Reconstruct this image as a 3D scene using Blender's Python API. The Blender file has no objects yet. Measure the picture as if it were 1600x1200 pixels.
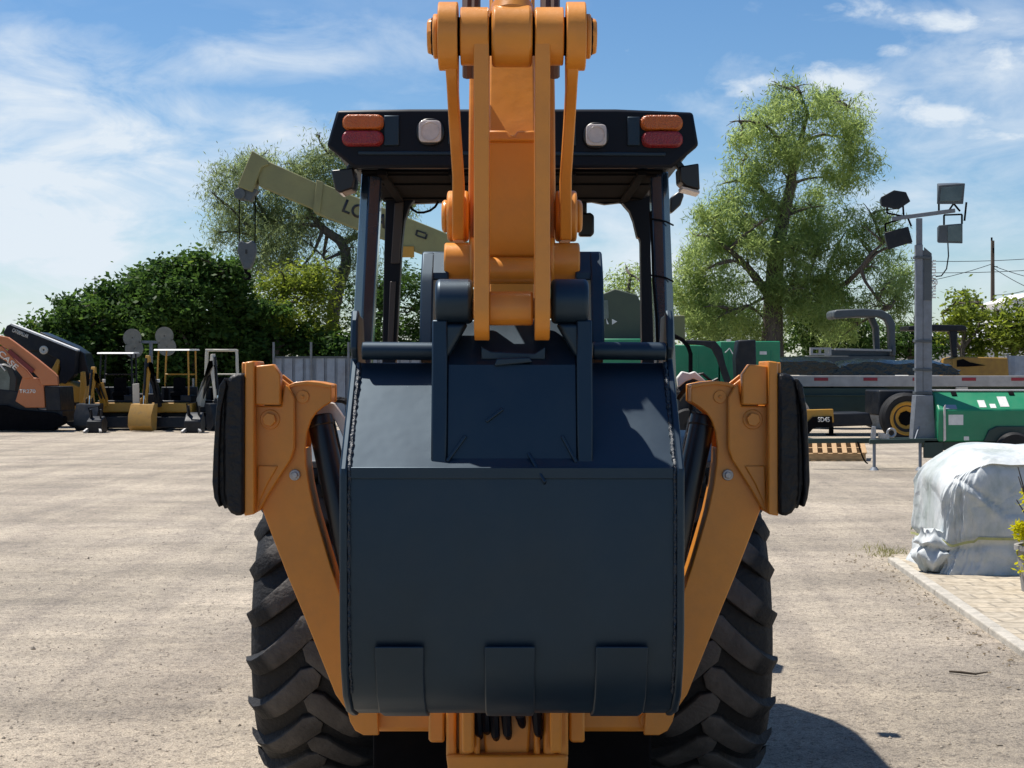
import bpy, bmesh, math, random
import numpy as np
from mathutils import Vector, Matrix, noise as mnoise

R = math.radians
SC = bpy.context.scene
COL = SC.collection
random.seed(7)
rng = np.random.default_rng(7)

# ------------------------------------------------------------------ camera, light, exposure
F = 2350.0            # focal length in photograph pixels (1600 wide)
HZ = 580.0            # horizon row
CAMZ = 1.85
cam_d = bpy.data.cameras.new("camera")
cam = bpy.data.objects.new("camera", cam_d)
COL.objects.link(cam)
cam.location = (0, 0, CAMZ)
cam.rotation_euler = (R(90), 0, 0)
cam_d.sensor_width = 36.0
cam_d.lens = 36.0 * F / 1600.0
cam_d.shift_y = -20.0 / 1600.0
cam_d.clip_start = 0.05
cam_d.clip_end = 3000
SC.camera = cam

SUN = Vector((-0.37, 0.20, 1.0)).normalized()     # towards the sun: behind the machine, to its left
sun_d = bpy.data.lights.new("sun", 'SUN')
sun_d.energy = 4.4
sun_d.angle = R(0.55)
sun_d.color = (1.0, 0.95, 0.87)
sun = bpy.data.objects.new("sun", sun_d)
COL.objects.link(sun)
sun.rotation_euler = SUN.to_track_quat('Z', 'Y').to_euler()
sun.location = (-20, 20, 40)

SC.view_settings.view_transform = 'Standard'
SC.view_settings.look = 'None'
SC.view_settings.exposure = 0.65
SC.view_settings.gamma = 1.0
SC.view_settings.use_curve_mapping = False
SC.cycles.max_bounces = 8
SC.cycles.transparent_max_bounces = 16


def P(px, py, Y):
    return Vector(((px - 800.0) * Y / F, Y, CAMZ - (py - HZ) * Y / F))


def PX(px, Y):
    return (px - 800.0) * Y / F


def PZ(py, Y):
    return CAMZ - (py - HZ) * Y / F


def L(pts, Y):
    """photo pixels -> (x, z) at depth Y"""
    return [(PX(a, Y), PZ(b, Y)) for a, b in pts]


def mirror(pts):
    return [(-a, b) for a, b in pts][::-1]


# ------------------------------------------------------------------ world: sky with clouds
def make_world():
    w = bpy.data.worlds.new("World")
    SC.world = w
    w.use_nodes = True
    nt = w.node_tree
    nt.nodes.clear()
    N = nt.nodes.new
    lk = nt.links.new

    def math_n(op, a, b=None, clamp=False):
        n = N('ShaderNodeMath')
        n.operation = op
        n.use_clamp = clamp
        for i, v in enumerate((a, b)):
            if v is None:
                continue
            if isinstance(v, (int, float)):
                n.inputs[i].default_value = v
            else:
                lk(v, n.inputs[i])
        return n.outputs[0]
    out = N('ShaderNodeOutputWorld')
    bg = N('ShaderNodeBackground')
    sky = N('ShaderNodeTexSky')
    sky.sky_type = 'NISHITA'
    sky.sun_disc = False
    sky.sun_elevation = math.asin(SUN.z)
    sky.sun_rotation = math.atan2(SUN.x, SUN.y)
    sky.air_density = 1.0
    sky.dust_density = 0.3
    sky.ozone_density = 4.5
    bg.inputs['Strength'].default_value = 0.095
    tc = N('ShaderNodeTexCoord')
    sep = N('ShaderNodeSeparateXYZ')
    lk(tc.outputs['Generated'], sep.inputs[0])
    x, y, z = sep.outputs
    yy = math_n('MAXIMUM', y, 0.05)
    tx = math_n('DIVIDE', x, yy)
    tz = math_n('DIVIDE', z, yy)
    # two noises on the direction
    def noise(scale, sx, sy, sz, detail, dist, rough=0.55, off=0.0):
        mp = N('ShaderNodeMapping')
        mp.inputs['Scale'].default_value = (sx, sy, sz)
        mp.inputs['Location'].default_value = (off, off * .7, off * .3)
        mp.inputs['Rotation'].default_value = (0, R(-14), 0)
        lk(tc.outputs['Generated'], mp.inputs[0])
        n = N('ShaderNodeTexNoise')
        n.inputs['Scale'].default_value = scale
        n.inputs['Detail'].default_value = detail
        n.inputs['Roughness'].default_value = rough
        n.inputs['Distortion'].default_value = dist
        lk(mp.outputs[0], n.inputs['Vector'])
        return n.outputs['Fac']
    n1 = noise(3.2, 1.5, 1.5, 4.0, 9, 0.7, 0.58, 1.3)
    n2 = noise(9.0, 1.3, 1.3, 3.4, 9, 0.5, 0.62, 4.1)
    n3 = noise(24.0, 1.2, 1.2, 2.2, 8, 0.3, 0.6, 2.2)

    def blob(px, py, rx, ry):
        a, b = (px - 800) / F, (HZ - py) / F
        dx = math_n('DIVIDE', math_n('SUBTRACT', tx, a), rx / F)
        dz = math_n('DIVIDE', math_n('SUBTRACT', tz, b), ry / F)
        d2 = math_n('ADD', math_n('MULTIPLY', dx, dx), math_n('MULTIPLY', dz, dz))
        return math_n('SUBTRACT', 1.0, math_n('MINIMUM', d2, 1.0))
    def total(lst):
        s = None
        for v in lst:
            v = math_n('MULTIPLY', blob(*v[:4]), v[4])
            s = v if s is None else math_n('ADD', s, v)
        return s
    # thin veils
    veil = total([(30, 230, 330, 230, .72), (90, 420, 460, 170, .6), (330, 235, 200, 100, .42), (470, 150, 420, 200, .14), (560, 60, 300, 60, .16),
                  (400, 95, 180, 45, .32), (1450, 220, 380, 170, .44), (980, 400, 300, 170, .52), (1450, 420, 400, 140, .3), (1180, 130, 260, 90, .34),
                  (700, 560, 900, 160, .34), (1560, 60, 200, 90, .34), (1300, 20, 200, 40, .25), (500, 200, 160, 60, .3)])
    f1 = math_n('ADD', math_n('MULTIPLY', math_n('SUBTRACT', n1, 0.5), 1.5), math_n('MULTIPLY', math_n('SUBTRACT', n2, 0.5), 2.6))
    va = math_n('ADD', veil, math_n('MULTIPLY', f1, math_n('ADD', 0.22, math_n('MULTIPLY', veil, 0.95))))
    va = math_n('MULTIPLY', math_n('SUBTRACT', va, 0.12), 1.25, True)
    # small puffs
    puff = total([(1290, 120, 130, 36, .75), (1150, 135, 90, 26, .55), (1490, 30, 130, 30, .55), (1420, 170, 170, 34, .6),
                  (1560, 90, 130, 40, .6), (1480, 185, 120, 24, .5), (1330, 15, 90, 26, .45), (1555, 212, 90, 14, .45),
                  (20, 140, 120, 70, .5), (420, 95, 130, 26, .35), (1400, 80, 60, 16, .4), (990, 85, 80, 26, .3)])
    f2 = math_n('ADD', math_n('MULTIPLY', math_n('SUBTRACT', n3, 0.5), 3.2), math_n('MULTIPLY', math_n('SUBTRACT', n2, 0.5), 2.0))
    pa = math_n('ADD', puff, math_n('MULTIPLY', f2, math_n('MINIMUM', math_n('MULTIPLY', puff, 1.6), 0.6)))
    pa = math_n('MULTIPLY', math_n('SUBTRACT', pa, 0.24), 1.7, True)
    # a general thin cover overhead and behind
    gen = math_n('MULTIPLY', math_n('SUBTRACT', n1, 0.52), 1.6, True)
    al = math_n('MAXIMUM', math_n('MAXIMUM', va, pa), math_n('MULTIPLY', gen, 0.55))
    al = math_n('MULTIPLY', al, 0.93)
    mix = N('ShaderNodeMix')
    mix.data_type = 'RGBA'
    lk(al, mix.inputs['Factor'])
    hs = N('ShaderNodeHueSaturation')
    hs.inputs['Saturation'].default_value = 1.17
    hs.inputs['Value'].default_value = 0.80
    lk(sky.outputs[0], hs.inputs['Color'])
    lk(hs.outputs[0], mix.inputs['A'])
    mix.inputs['B'].default_value = (5.3, 5.8, 6.3, 1)
    mr = N('ShaderNodeMapRange')
    mr.inputs['From Min'].default_value = 0.2
    mr.inputs['From Max'].default_value = -0.4
    mr.inputs['To Min'].default_value = 1.0
    mr.inputs['To Max'].default_value = 1.0
    lk(y, mr.inputs['Value'])
    cm = N('ShaderNodeVectorMath')
    cm.operation = 'SCALE'
    cm.inputs[0].default_value = (5.3, 5.8, 6.3)
    lk(mr.outputs[0], cm.inputs['Scale'])
    lk(cm.outputs[0], mix.inputs['B'])
    lk(mix.outputs['Result'], bg.inputs['Color'])
    lk(bg.outputs[0], out.inputs[0])


make_world()


# ------------------------------------------------------------------ materials
def material(name, c1, c2=None, scale=6.0, rough=0.5, rough2=None, metal=0.0, bump=0.0, bscale=60.0, coat=0.0,
             detail=6.0, spec=0.5, trans=0.0, dirt=None, stretch=(1, 1, 1), contrast=(0.35, 0.65)):
    m = bpy.data.materials.new(name)
    m.use_nodes = True
    nt = m.node_tree
    b = nt.nodes['Principled BSDF']
    lk = nt.links.new
    tc = nt.nodes.new('ShaderNodeTexCoord')
    mp = nt.nodes.new('ShaderNodeMapping')
    mp.inputs['Scale'].default_value = stretch
    lk(tc.outputs['Object'], mp.inputs[0])
    c2 = c2 or tuple(v * 0.8 for v in c1)
    n = nt.nodes.new('ShaderNodeTexNoise')
    n.inputs['Scale'].default_value = scale
    n.inputs['Detail'].default_value = detail
    n.inputs['Roughness'].default_value = 0.6
    lk(mp.outputs[0], n.inputs['Vector'])
    cr = nt.nodes.new('ShaderNodeValToRGB')
    cr.color_ramp.elements[0].position = contrast[0]
    cr.color_ramp.elements[1].position = contrast[1]
    cr.color_ramp.elements[0].color = (*c2, 1)
    cr.color_ramp.elements[1].color = (*c1, 1)
    lk(n.outputs['Fac'], cr.inputs[0])
    colour = cr.outputs[0]
    if dirt:
        dcol, amount, dscale = dirt
        n3 = nt.nodes.new('ShaderNodeTexNoise')
        n3.inputs['Scale'].default_value = dscale
        n3.inputs['Detail'].default_value = 9
        n3.inputs['Roughness'].default_value = 0.7
        lk(mp.outputs[0], n3.inputs['Vector'])
        r3 = nt.nodes.new('ShaderNodeMapRange')
        r3.inputs['From Min'].default_value = 0.45
        r3.inputs['From Max'].default_value = 0.75
        r3.inputs['To Max'].default_value = amount
        lk(n3.outputs['Fac'], r3.inputs['Value'])
        mx = nt.nodes.new('ShaderNodeMix')
        mx.data_type = 'RGBA'
        lk(r3.outputs[0], mx.inputs['Factor'])
        lk(colour, mx.inputs['A'])
        mx.inputs['B'].default_value = (*dcol, 1)
        colour = mx.outputs['Result']
    lk(colour, b.inputs['Base Color'])
    b.inputs['Metallic'].default_value = metal
    b.inputs['Specular IOR Level'].default_value = spec
    rr = nt.nodes.new('ShaderNodeMapRange')
    rr.inputs['To Min'].default_value = rough
    rr.inputs['To Max'].default_value = rough2 if rough2 is not None else min(1, rough + 0.12)
    rr.inputs['From Min'].default_value = 0.3
    rr.inputs['From Max'].default_value = 0.7
    lk(n.outputs['Fac'], rr.inputs['Value'])
    lk(rr.outputs[0], b.inputs['Roughness'])
    if coat:
        b.inputs['Coat Weight'].default_value = coat
        b.inputs['Coat Roughness'].default_value = 0.12
    if bump:
        n2 = nt.nodes.new('ShaderNodeTexNoise')
        n2.inputs['Scale'].default_value = bscale
        n2.inputs['Detail'].default_value = 4
        lk(mp.outputs[0], n2.inputs['Vector'])
        bp = nt.nodes.new('ShaderNodeBump')
        bp.inputs['Strength'].default_value = bump
        bp.inputs['Distance'].default_value = 0.02
        lk(n2.outputs['Fac'], bp.inputs['Height'])
        lk(bp.outputs[0], b.inputs['Normal'])
    if trans:
        b.inputs['Transmission Weight'].default_value = trans
    return m


def tyre_material():
    m = material("tyre_rubber", (0.013, 0.013, 0.0145), (0.008, 0.008, 0.0095), 8, 0.6, 0.8, bump=0.35, bscale=45, spec=.35)
    nt = m.node_tree
    lk = nt.links.new
    N = nt.nodes.new
    b = nt.nodes['Principled BSDF']
    src = b.inputs['Base Color'].links[0].from_socket
    tc = N('ShaderNodeTexCoord')
    sp = N('ShaderNodeSeparateXYZ')
    lk(tc.outputs['Object'], sp.inputs[0])
    zz = N('ShaderNodeMath')
    zz.operation = 'SUBTRACT'
    lk(sp.outputs[2], zz.inputs[0])
    zz.inputs[1].default_value = 0.72
    yy = N('ShaderNodeMath')
    yy.operation = 'SUBTRACT'
    lk(sp.outputs[1], yy.inputs[0])
    yy.inputs[1].default_value = 0.02
    v = N('ShaderNodeCombineXYZ')
    lk(yy.outputs[0], v.inputs[0])
    lk(zz.outputs[0], v.inputs[1])
    ln = N('ShaderNodeVectorMath')
    ln.operation = 'LENGTH'
    lk(v.outputs[0], ln.inputs[0])
    mr = N('ShaderNodeMapRange')
    mr.inputs['From Min'].default_value = 0.688
    mr.inputs['From Max'].default_value = 0.703
    lk(ln.outputs['Value'], mr.inputs['Value'])
    n = N('ShaderNodeTexNoise')
    n.inputs['Scale'].default_value = 9
    n.inputs['Detail'].default_value = 8
    lk(tc.outputs['Object'], n.inputs['Vector'])
    r2 = N('ShaderNodeMapRange')
    r2.inputs['From Min'].default_value = 0.3
    r2.inputs['From Max'].default_value = 0.65
    r2.inputs['To Min'].default_value = 0.45
    lk(n.outputs['Fac'], r2.inputs['Value'])
    mu = N('ShaderNodeMath')
    mu.operation = 'MULTIPLY'
    lk(mr.outputs[0], mu.inputs[0])
    lk(r2.outputs[0], mu.inputs[1])
    mx = N('ShaderNodeMix')
    mx.data_type = 'RGBA'
    lk(mu.outputs[0], mx.inputs['Factor'])
    lk(src, mx.inputs['A'])
    mx.inputs['B'].default_value = (0.095, 0.084, 0.076, 1)
    lk(mx.outputs['Result'], b.inputs['Base Color'])
    return m


def leaf_material(name, dark, light, warm, trans=0.45):
    m = bpy.data.materials.new(name)
    m.use_nodes = True
    nt = m.node_tree
    nt.nodes.clear()
    lk = nt.links.new
    out = nt.nodes.new('ShaderNodeOutputMaterial')
    geo = nt.nodes.new('ShaderNodeNewGeometry')
    cr = nt.nodes.new('ShaderNodeValToRGB')
    e = cr.color_ramp.elements
    e[0].position = 0.0
    e[0].color = (*dark, 1)
    e[1].position = 0.8
    e[1].color = (*light, 1)
    k = cr.color_ramp.elements.new(1.0)
    k.color = (*warm, 1)
    tc = nt.nodes.new('ShaderNodeTexCoord')
    n = nt.nodes.new('ShaderNodeTexNoise')
    n.inputs['Scale'].default_value = 0.55
    n.inputs['Detail'].default_value = 3
    lk(tc.outputs['Object'], n.inputs['Vector'])
    mm = nt.nodes.new('ShaderNodeMath')
    mm.operation = 'MULTIPLY_ADD'
    mm.inputs[1].default_value = 0.55
    lk(geo.outputs['Random Per Island'], mm.inputs[0])
    m2 = nt.nodes.new('ShaderNodeMapRange')
    m2.inputs['From Min'].default_value = 0.3
    m2.inputs['From Max'].default_value = 0.7
    m2.inputs['To Max'].default_value = 0.45
    lk(n.outputs['Fac'], m2.inputs['Value'])
    lk(m2.outputs[0], mm.inputs[2])
    lk(mm.outputs[0], cr.inputs[0])
    d = nt.nodes.new('ShaderNodeBsdfPrincipled')
    d.inputs['Roughness'].default_value = 0.5
    d.inputs['Specular IOR Level'].default_value = 0.12
    lk(cr.outputs[0], d.inputs['Base Color'])
    t = nt.nodes.new('ShaderNodeBsdfTranslucent')
    hs = nt.nodes.new('ShaderNodeHueSaturation')
    hs.inputs['Value'].default_value = 1.7
    hs.inputs['Saturation'].default_value = 1.05
    hs.inputs['Hue'].default_value = 0.485
    lk(cr.outputs[0], hs.inputs['Color'])
    lk(hs.outputs[0], t.inputs['Color'])
    mx = nt.nodes.new('ShaderNodeMixShader')
    mx.inputs[0].default_value = trans
    lk(d.outputs[0], mx.inputs[1])
    lk(t.outputs[0], mx.inputs[2])
    lk(mx.outputs[0], out.inputs[0])
    return m


def ground_material():
    m = bpy.data.materials.new("packed_gravel")
    m.use_nodes = True
    nt = m.node_tree
    b = nt.nodes['Principled BSDF']
    lk = nt.links.new
    N = nt.nodes.new
    tc = N('ShaderNodeTexCoord')

    def noise(scale, detail, rough=0.6, st=(1, 1, 1), dist=0.0):
        mp = N('ShaderNodeMapping')
        mp.inputs['Scale'].default_value = st
        lk(tc.outputs['Object'], mp.inputs[0])
        n = N('ShaderNodeTexNoise')
        n.inputs['Scale'].default_value = scale
        n.inputs['Detail'].default_value = detail
        n.inputs['Roughness'].default_value = rough
        n.inputs['Distortion'].default_value = dist
        lk(mp.outputs[0], n.inputs['Vector'])
        return n.outputs['Fac']

    def ramp(f, p0, c0, p1, c1):
        r = N('ShaderNodeValToRGB')
        r.color_ramp.elements[0].position = p0
        r.color_ramp.elements[0].color = (*c0, 1)
        r.color_ramp.elements[1].position = p1
        r.color_ramp.elements[1].color = (*c1, 1)
        lk(f, r.inputs[0])
        return r.outputs[0]

    def mixc(kind, f, a, bb):
        x = N('ShaderNodeMix')
        x.data_type = 'RGBA'
        x.blend_type = kind
        if isinstance(f, (int, float)):
            x.inputs['Factor'].default_value = f
        else:
            lk(f, x.inputs['Factor'])
        lk(a, x.inputs['A'])
        lk(bb, x.inputs['B'])
        return x.outputs['Result']
    big = ramp(noise(0.35, 6, 0.62, (0.7, 1.6, 1), 0.6), 0.36, (0.370, 0.324, 0.262), 0.64, (0.550, 0.478, 0.386))
    tracks = ramp(noise(0.8, 6, 0.65, (0.7, 1.0, 1), 1.2), 0.36, (0.74, 0.75, 0.78), 0.58, (1, 1, 1))
    c = mixc('MULTIPLY', 0.8, big, tracks)
    lanes = ramp(noise(1.0, 4, 0.55, (1.5, 0.10, 1), 0.8), 0.40, (0.80, 0.80, 0.82), 0.56, (1, 1, 1))
    c = mixc('MULTIPLY', 0.8, c, lanes)
    mid = ramp(noise(9, 6, 0.7), 0.3, (0.62, 0.62, 0.64), 0.62, (1.06, 1.05, 1.03))
    c = mixc('MULTIPLY', 0.75, c, mid)
    grain = ramp(noise(105, 4, 0.75), 0.36, (0.34, 0.34, 0.35), 0.64, (1.42, 1.40, 1.35))
    c = mixc('MULTIPLY', 0.8, c, grain)
    v = N('ShaderNodeTexVoronoi')
    v.inputs['Scale'].default_value = 58
    lk(tc.outputs['Object'], v.inputs['Vector'])
    sp = ramp(v.outputs['Color'], 0.10, (0.34, 0.33, 0.33), 0.42, (1.15, 1.13, 1.10))
    c = mixc('MULTIPLY', 0.65, c, sp)
    lk(c, b.inputs['Base Color'])
    b.inputs['Roughness'].default_value = 0.93
    b.inputs['Specular IOR Level'].default_value = 0.25
    h = N('ShaderNodeMath')
    h.operation = 'MULTIPLY_ADD'
    h.inputs[1].default_value = 0.5
    lk(noise(75, 4, 0.75), h.inputs[0])
    lk(noise(14, 5, 0.65), h.inputs[2])
    bp = N('ShaderNodeBump')
    bp.inputs['Strength'].default_value = 0.85
    bp.inputs['Distance'].default_value = 0.035
    lk(h.outputs[0], bp.inputs['Height'])
    lk(bp.outputs[0], b.inputs['Normal'])
    return m


def paver_material():
    m = bpy.data.materials.new("stone_pavers")
    m.use_nodes = True
    nt = m.node_tree
    b = nt.nodes['Principled BSDF']
    lk = nt.links.new
    N = nt.nodes.new
    tc = N('ShaderNodeTexCoord')
    nz = N('ShaderNodeTexNoise')
    nz.inputs['Scale'].default_value = 3
    lk(tc.outputs['Object'], nz.inputs['Vector'])
    mxv = N('ShaderNodeMix')
    mxv.data_type = 'RGBA'
    mxv.inputs['Factor'].default_value = 0.05
    lk(tc.outputs['Object'], mxv.inputs['A'])
    lk(nz.outputs['Color'], mxv.inputs['B'])
    br = N('ShaderNodeTexBrick')
    br.inputs['Scale'].default_value = 1.0
    br.inputs['Brick Width'].default_value = 0.34
    br.inputs['Row Height'].default_value = 0.22
    br.inputs['Mortar Size'].default_value = 0.014
    br.inputs['Mortar Smooth'].default_value = 0.4
    br.inputs['Bias'].default_value = 0.0
    br.inputs['Color1'].default_value = (0.46, 0.39, 0.29, 1)
    br.inputs['Color2'].default_value = (0.38, 0.33, 0.255, 1)
    br.inputs['Mortar'].default_value = (0.30, 0.26, 0.20, 1)
    lk(mxv.outputs['Result'], br.inputs['Vector'])
    n = N('ShaderNodeTexNoise')
    n.inputs['Scale'].default_value = 14
    n.inputs['Detail'].default_value = 8
    lk(tc.outputs['Object'], n.inputs['Vector'])
    r = N('ShaderNodeValToRGB')
    r.color_ramp.elements[0].position = .3
    r.color_ramp.elements[0].color = (.6, .58, .55, 1)
    r.color_ramp.elements[1].position = .65
    r.color_ramp.elements[1].color = (1.1, 1.1, 1.1, 1)
    lk(n.outputs['Fac'], r.inputs[0])
    x = N('ShaderNodeMix')
    x.data_type = 'RGBA'
    x.blend_type = 'MULTIPLY'
    x.inputs['Factor'].default_value = 0.85
    lk(br.outputs['Color'], x.inputs['A'])
    lk(r.outputs[0], x.inputs['B'])
    lk(x.outputs['Result'], b.inputs['Base Color'])
    b.inputs['Roughness'].default_value = 0.85
    bp = N('ShaderNodeBump')
    bp.invert = True
    bp.inputs['Strength'].default_value = 0.7
    bp.inputs['Distance'].default_value = 0.01
    lk(br.outputs['Fac'], bp.inputs['Height'])
    lk(bp.outputs[0], b.inputs['Normal'])
    return m


M = {}
M['ground'] = ground_material()
M['pavers'] = paver_material()
M['kerb'] = material("pale_concrete", (0.48, 0.44, 0.375), (0.33, 0.305, 0.26), 9, 0.85, bump=0.4, bscale=90)
M['orange'] = material("tan_orange_paint", (0.69, 0.258, 0.028), (0.58, 0.215, 0.024), 2.2, 0.30, 0.46, coat=0.1, bump=0.07, bscale=22,
                       dirt=((0.26, 0.13, 0.05), 0.25, 7))
M['navy'] = material("glossy_navy_paint", (0.0035, 0.012, 0.024), (0.0025, 0.008, 0.017), 3.0, 0.38, 0.50, coat=0.0, bump=0.25, bscale=2.2, spec=0.64,
                     dirt=((0.05, 0.05, 0.05), 0.10, 9))
M['navy'].node_tree.nodes['Principled BSDF'].inputs['Specular Tint'].default_value = (0.58, 0.80, 1.0, 1)
M['post'] = material("gloss_navy_post", (0.010, 0.024, 0.05), (0.007, 0.018, 0.038), 3.0, 0.22, 0.3, coat=1.0)
M['navydark'] = material("dark_navy_paint", (0.0014, 0.004, 0.012), (0.001, 0.003, 0.009), 3.0, 0.4, 0.5, spec=0.22)
M['weld'] = material("painted_weld", (0.010, 0.020, 0.034), (0.006, 0.014, 0.025), 30, 0.34, 0.5, bump=0.8, bscale=55)
M['tyre'] = tyre_material()
M['rubber'] = material("black_rubber", (0.008, 0.008, 0.010), (0.005, 0.005, 0.006), 12, 0.38, 0.6, spec=.35, bump=0.5, bscale=30)
M['black'] = material("black_paint", (0.007, 0.007, 0.009), (0.004, 0.004, 0.006), 8, 0.3, 0.42)
M['matblack'] = material("matt_black", (0.007, 0.007, 0.008), (0.004, 0.004, 0.005), 8, 0.85, spec=0.06)
M['chrome'] = material("chromed_rod", (0.75, 0.76, 0.78), (0.7, 0.7, 0.72), 8, 0.12, 0.2, metal=1.0)
M['steel'] = material("worn_steel", (0.42, 0.42, 0.43), (0.25, 0.24, 0.23), 14, 0.35, 0.55, metal=0.8, bump=0.15)
M['white'] = material("white_paint", (0.72, 0.71, 0.68), (0.58, 0.57, 0.54), 6, 0.45, 0.6)
M['lampwhite'] = material("clear_lens", (0.62, 0.56, 0.53), (0.52, 0.47, 0.45), 30, 0.2, 0.3, coat=0.4)
M['amber'] = material("amber_lens", (0.50, 0.12, 0.008), (0.42, 0.09, 0.006), 30, 0.3, 0.4, coat=0.3, bump=0.4, bscale=140)
M['red'] = material("red_lens", (0.26, 0.004, 0.010), (0.2, 0.003, 0.008), 30, 0.25, 0.35, coat=0.4, bump=0.4, bscale=140)
M['glass'] = material("dark_glass", (0.10, 0.13, 0.13), (0.06, 0.08, 0.08), 3, 0.06, 0.1)
M['yellow'] = material("yellow_paint", (0.52, 0.27, 0.025), (0.40, 0.20, 0.02), 5, 0.4, 0.6, dirt=((0.15, 0.10, 0.05), 0.6, 5))
M['machineorange'] = material("faded_orange_paint", (0.50, 0.17, 0.06), (0.42, 0.14, 0.05), 5, 0.4, 0.6, dirt=((0.15, 0.10, 0.07), 0.4, 5))
M['darkred'] = material("dark_red_decal", (0.16, 0.015, 0.015), None, 5, 0.5)
M['cream'] = material("cream_grey_paint", (0.62, 0.59, 0.50), (0.48, 0.45, 0.38), 5, 0.45, 0.6, dirt=((0.15, 0.12, 0.09), 0.5, 5))
M['darkmachine'] = material("dark_machine_paint", (0.006, 0.009, 0.016), (0.004, 0.006, 0.010), 5, 0.4, 0.6, spec=0.3, dirt=((0.06, 0.055, 0.045), 0.3, 4))
M['lamphead'] = material("dusty_lamp_shell", (0.24, 0.225, 0.18), (0.17, 0.16, 0.13), 6, 0.5)
M['wornyellow'] = material("worn_yellow_paint", (0.46, 0.25, 0.035), (0.30, 0.16, 0.03), 4, 0.5, 0.7, dirt=((0.12, 0.08, 0.05), 0.8, 4))
M['greymachine'] = material("grey_machine_paint", (0.075, 0.088, 0.098), (0.055, 0.066, 0.075), 5, 0.45, 0.6)
M['olive'] = material("olive_crane_paint", (0.235, 0.230, 0.100), (0.175, 0.175, 0.078), 1.5, 0.5, 0.7, dirt=((0.10, 0.085, 0.05), 0.5, 3))
M['olivedark'] = material("dark_olive_paint", (0.055, 0.075, 0.050), (0.04, 0.055, 0.038), 1.5, 0.5, 0.7)
M['green'] = material("green_enclosure_paint", (0.014, 0.23, 0.105), (0.012, 0.185, 0.085), 2.0, 0.38, 0.5, dirt=((0.10, 0.13, 0.09), 0.25, 4))
M['greendark'] = material("dark_green_paint", (0.020, 0.045, 0.036), (0.014, 0.032, 0.026), 2.0, 0.45, 0.6)
M['mast'] = material("galvanised_mast", (0.20, 0.22, 0.25), (0.15, 0.165, 0.19), 6, 0.45, 0.6, metal=0.3, dirt=((0.12, 0.10, 0.08), 0.3, 9))
M['fence'] = material("galvanised_sheet", (0.30, 0.35, 0.42), (0.22, 0.26, 0.32), 1.3, 0.5, 0.65, metal=0.2, dirt=((0.14, 0.11, 0.09), 0.6, 1.2))
M['plastic'] = material("black_plastic_wrap", (0.006, 0.010, 0.012), (0.004, 0.007, 0.009), 4, 0.16, 0.3, bump=1.6, bscale=7)
M['aluminium'] = material("pale_deck_rail", (0.42, 0.40, 0.385), (0.32, 0.305, 0.29), 3, 0.45, 0.6)
M['reflex'] = material("red_reflector", (0.30, 0.012, 0.03), None, 5, 0.4)
M['wood'] = material("pallet_wood", (0.50, 0.32, 0.16), (0.34, 0.21, 0.10), 6, 0.8, stretch=(1, 6, 6), bump=0.3)
M['pole'] = material("weathered_pole", (0.13, 0.10, 0.075), (0.08, 0.06, 0.045), 5, 0.85, stretch=(4, 4, .4))
M['bark'] = material("tree_bark", (0.135, 0.110, 0.090), (0.055, 0.045, 0.038), 5, 0.9, stretch=(3, 3, .7), bump=0.9, bscale=9)
M['housewall'] = material("white_render", (0.70, 0.69, 0.66), (0.6, 0.59, 0.56), 2, 0.8)
M['roofmetal'] = material("pale_roof_sheet", (0.55, 0.55, 0.55), (0.42, 0.42, 0.43), 2, 0.5)
M['strap'] = material("yellow_strap", (0.40, 0.40, 0.17), (0.30, 0.31, 0.14), 20, 0.7)
M['pot'] = material("grey_planter", (0.30, 0.29, 0.28), (0.22, 0.21, 0.2), 6, 0.8)
M['twig'] = material("dry_twig", (0.06, 0.045, 0.03), None, 20, 0.9)
M['litter'] = leaf_material("dry_leaf_litter", (0.08, 0.06, 0.04), (0.22, 0.17, 0.10), (0.2, 0.14, 0.07), 0.1)
M['stone'] = leaf_material("loose_stone", (0.16, 0.14, 0.115), (0.42, 0.36, 0.29), (0.55, 0.48, 0.4), 0.0)
M['leaf_dark'] = leaf_material("dark_broad_leaf", (0.018, 0.048, 0.014), (0.058, 0.115, 0.024), (0.13, 0.18, 0.032), 0.45)
M['leaf_mid'] = leaf_material("feathery_leaf", (0.125, 0.185, 0.065), (0.255, 0.335, 0.120), (0.38, 0.43, 0.17), 0.62)
M['leaf_grey'] = leaf_material("grey_green_leaf", (0.095, 0.135, 0.06), (0.19, 0.24, 0.11), (0.27, 0.31, 0.15), 0.6)
M['leaf_lime'] = leaf_material("lime_leaf", (0.07, 0.11, 0.02), (0.17, 0.22, 0.035), (0.27, 0.28, 0.05), 0.55)
M['leaf_yellow'] = leaf_material("golden_leaf", (0.30, 0.33, 0.012), (0.56, 0.53, 0.02), (0.70, 0.62, 0.04), 0.4)
M['grass'] = leaf_material("dry_grass", (0.12, 0.13, 0.04), (0.25, 0.24, 0.09), (0.36, 0.30, 0.13), 0.3)


def tarp_material():
    m = material("stained_tarp", (0.56, 0.57, 0.56), (0.47, 0.50, 0.51), 3.0, 0.55, 0.7, bump=0.35, bscale=9, spec=0.35,
                 dirt=((0.22, 0.27, 0.24), 0.95, 1.9), stretch=(1.2, 1.2, 0.8))
    return m


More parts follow.
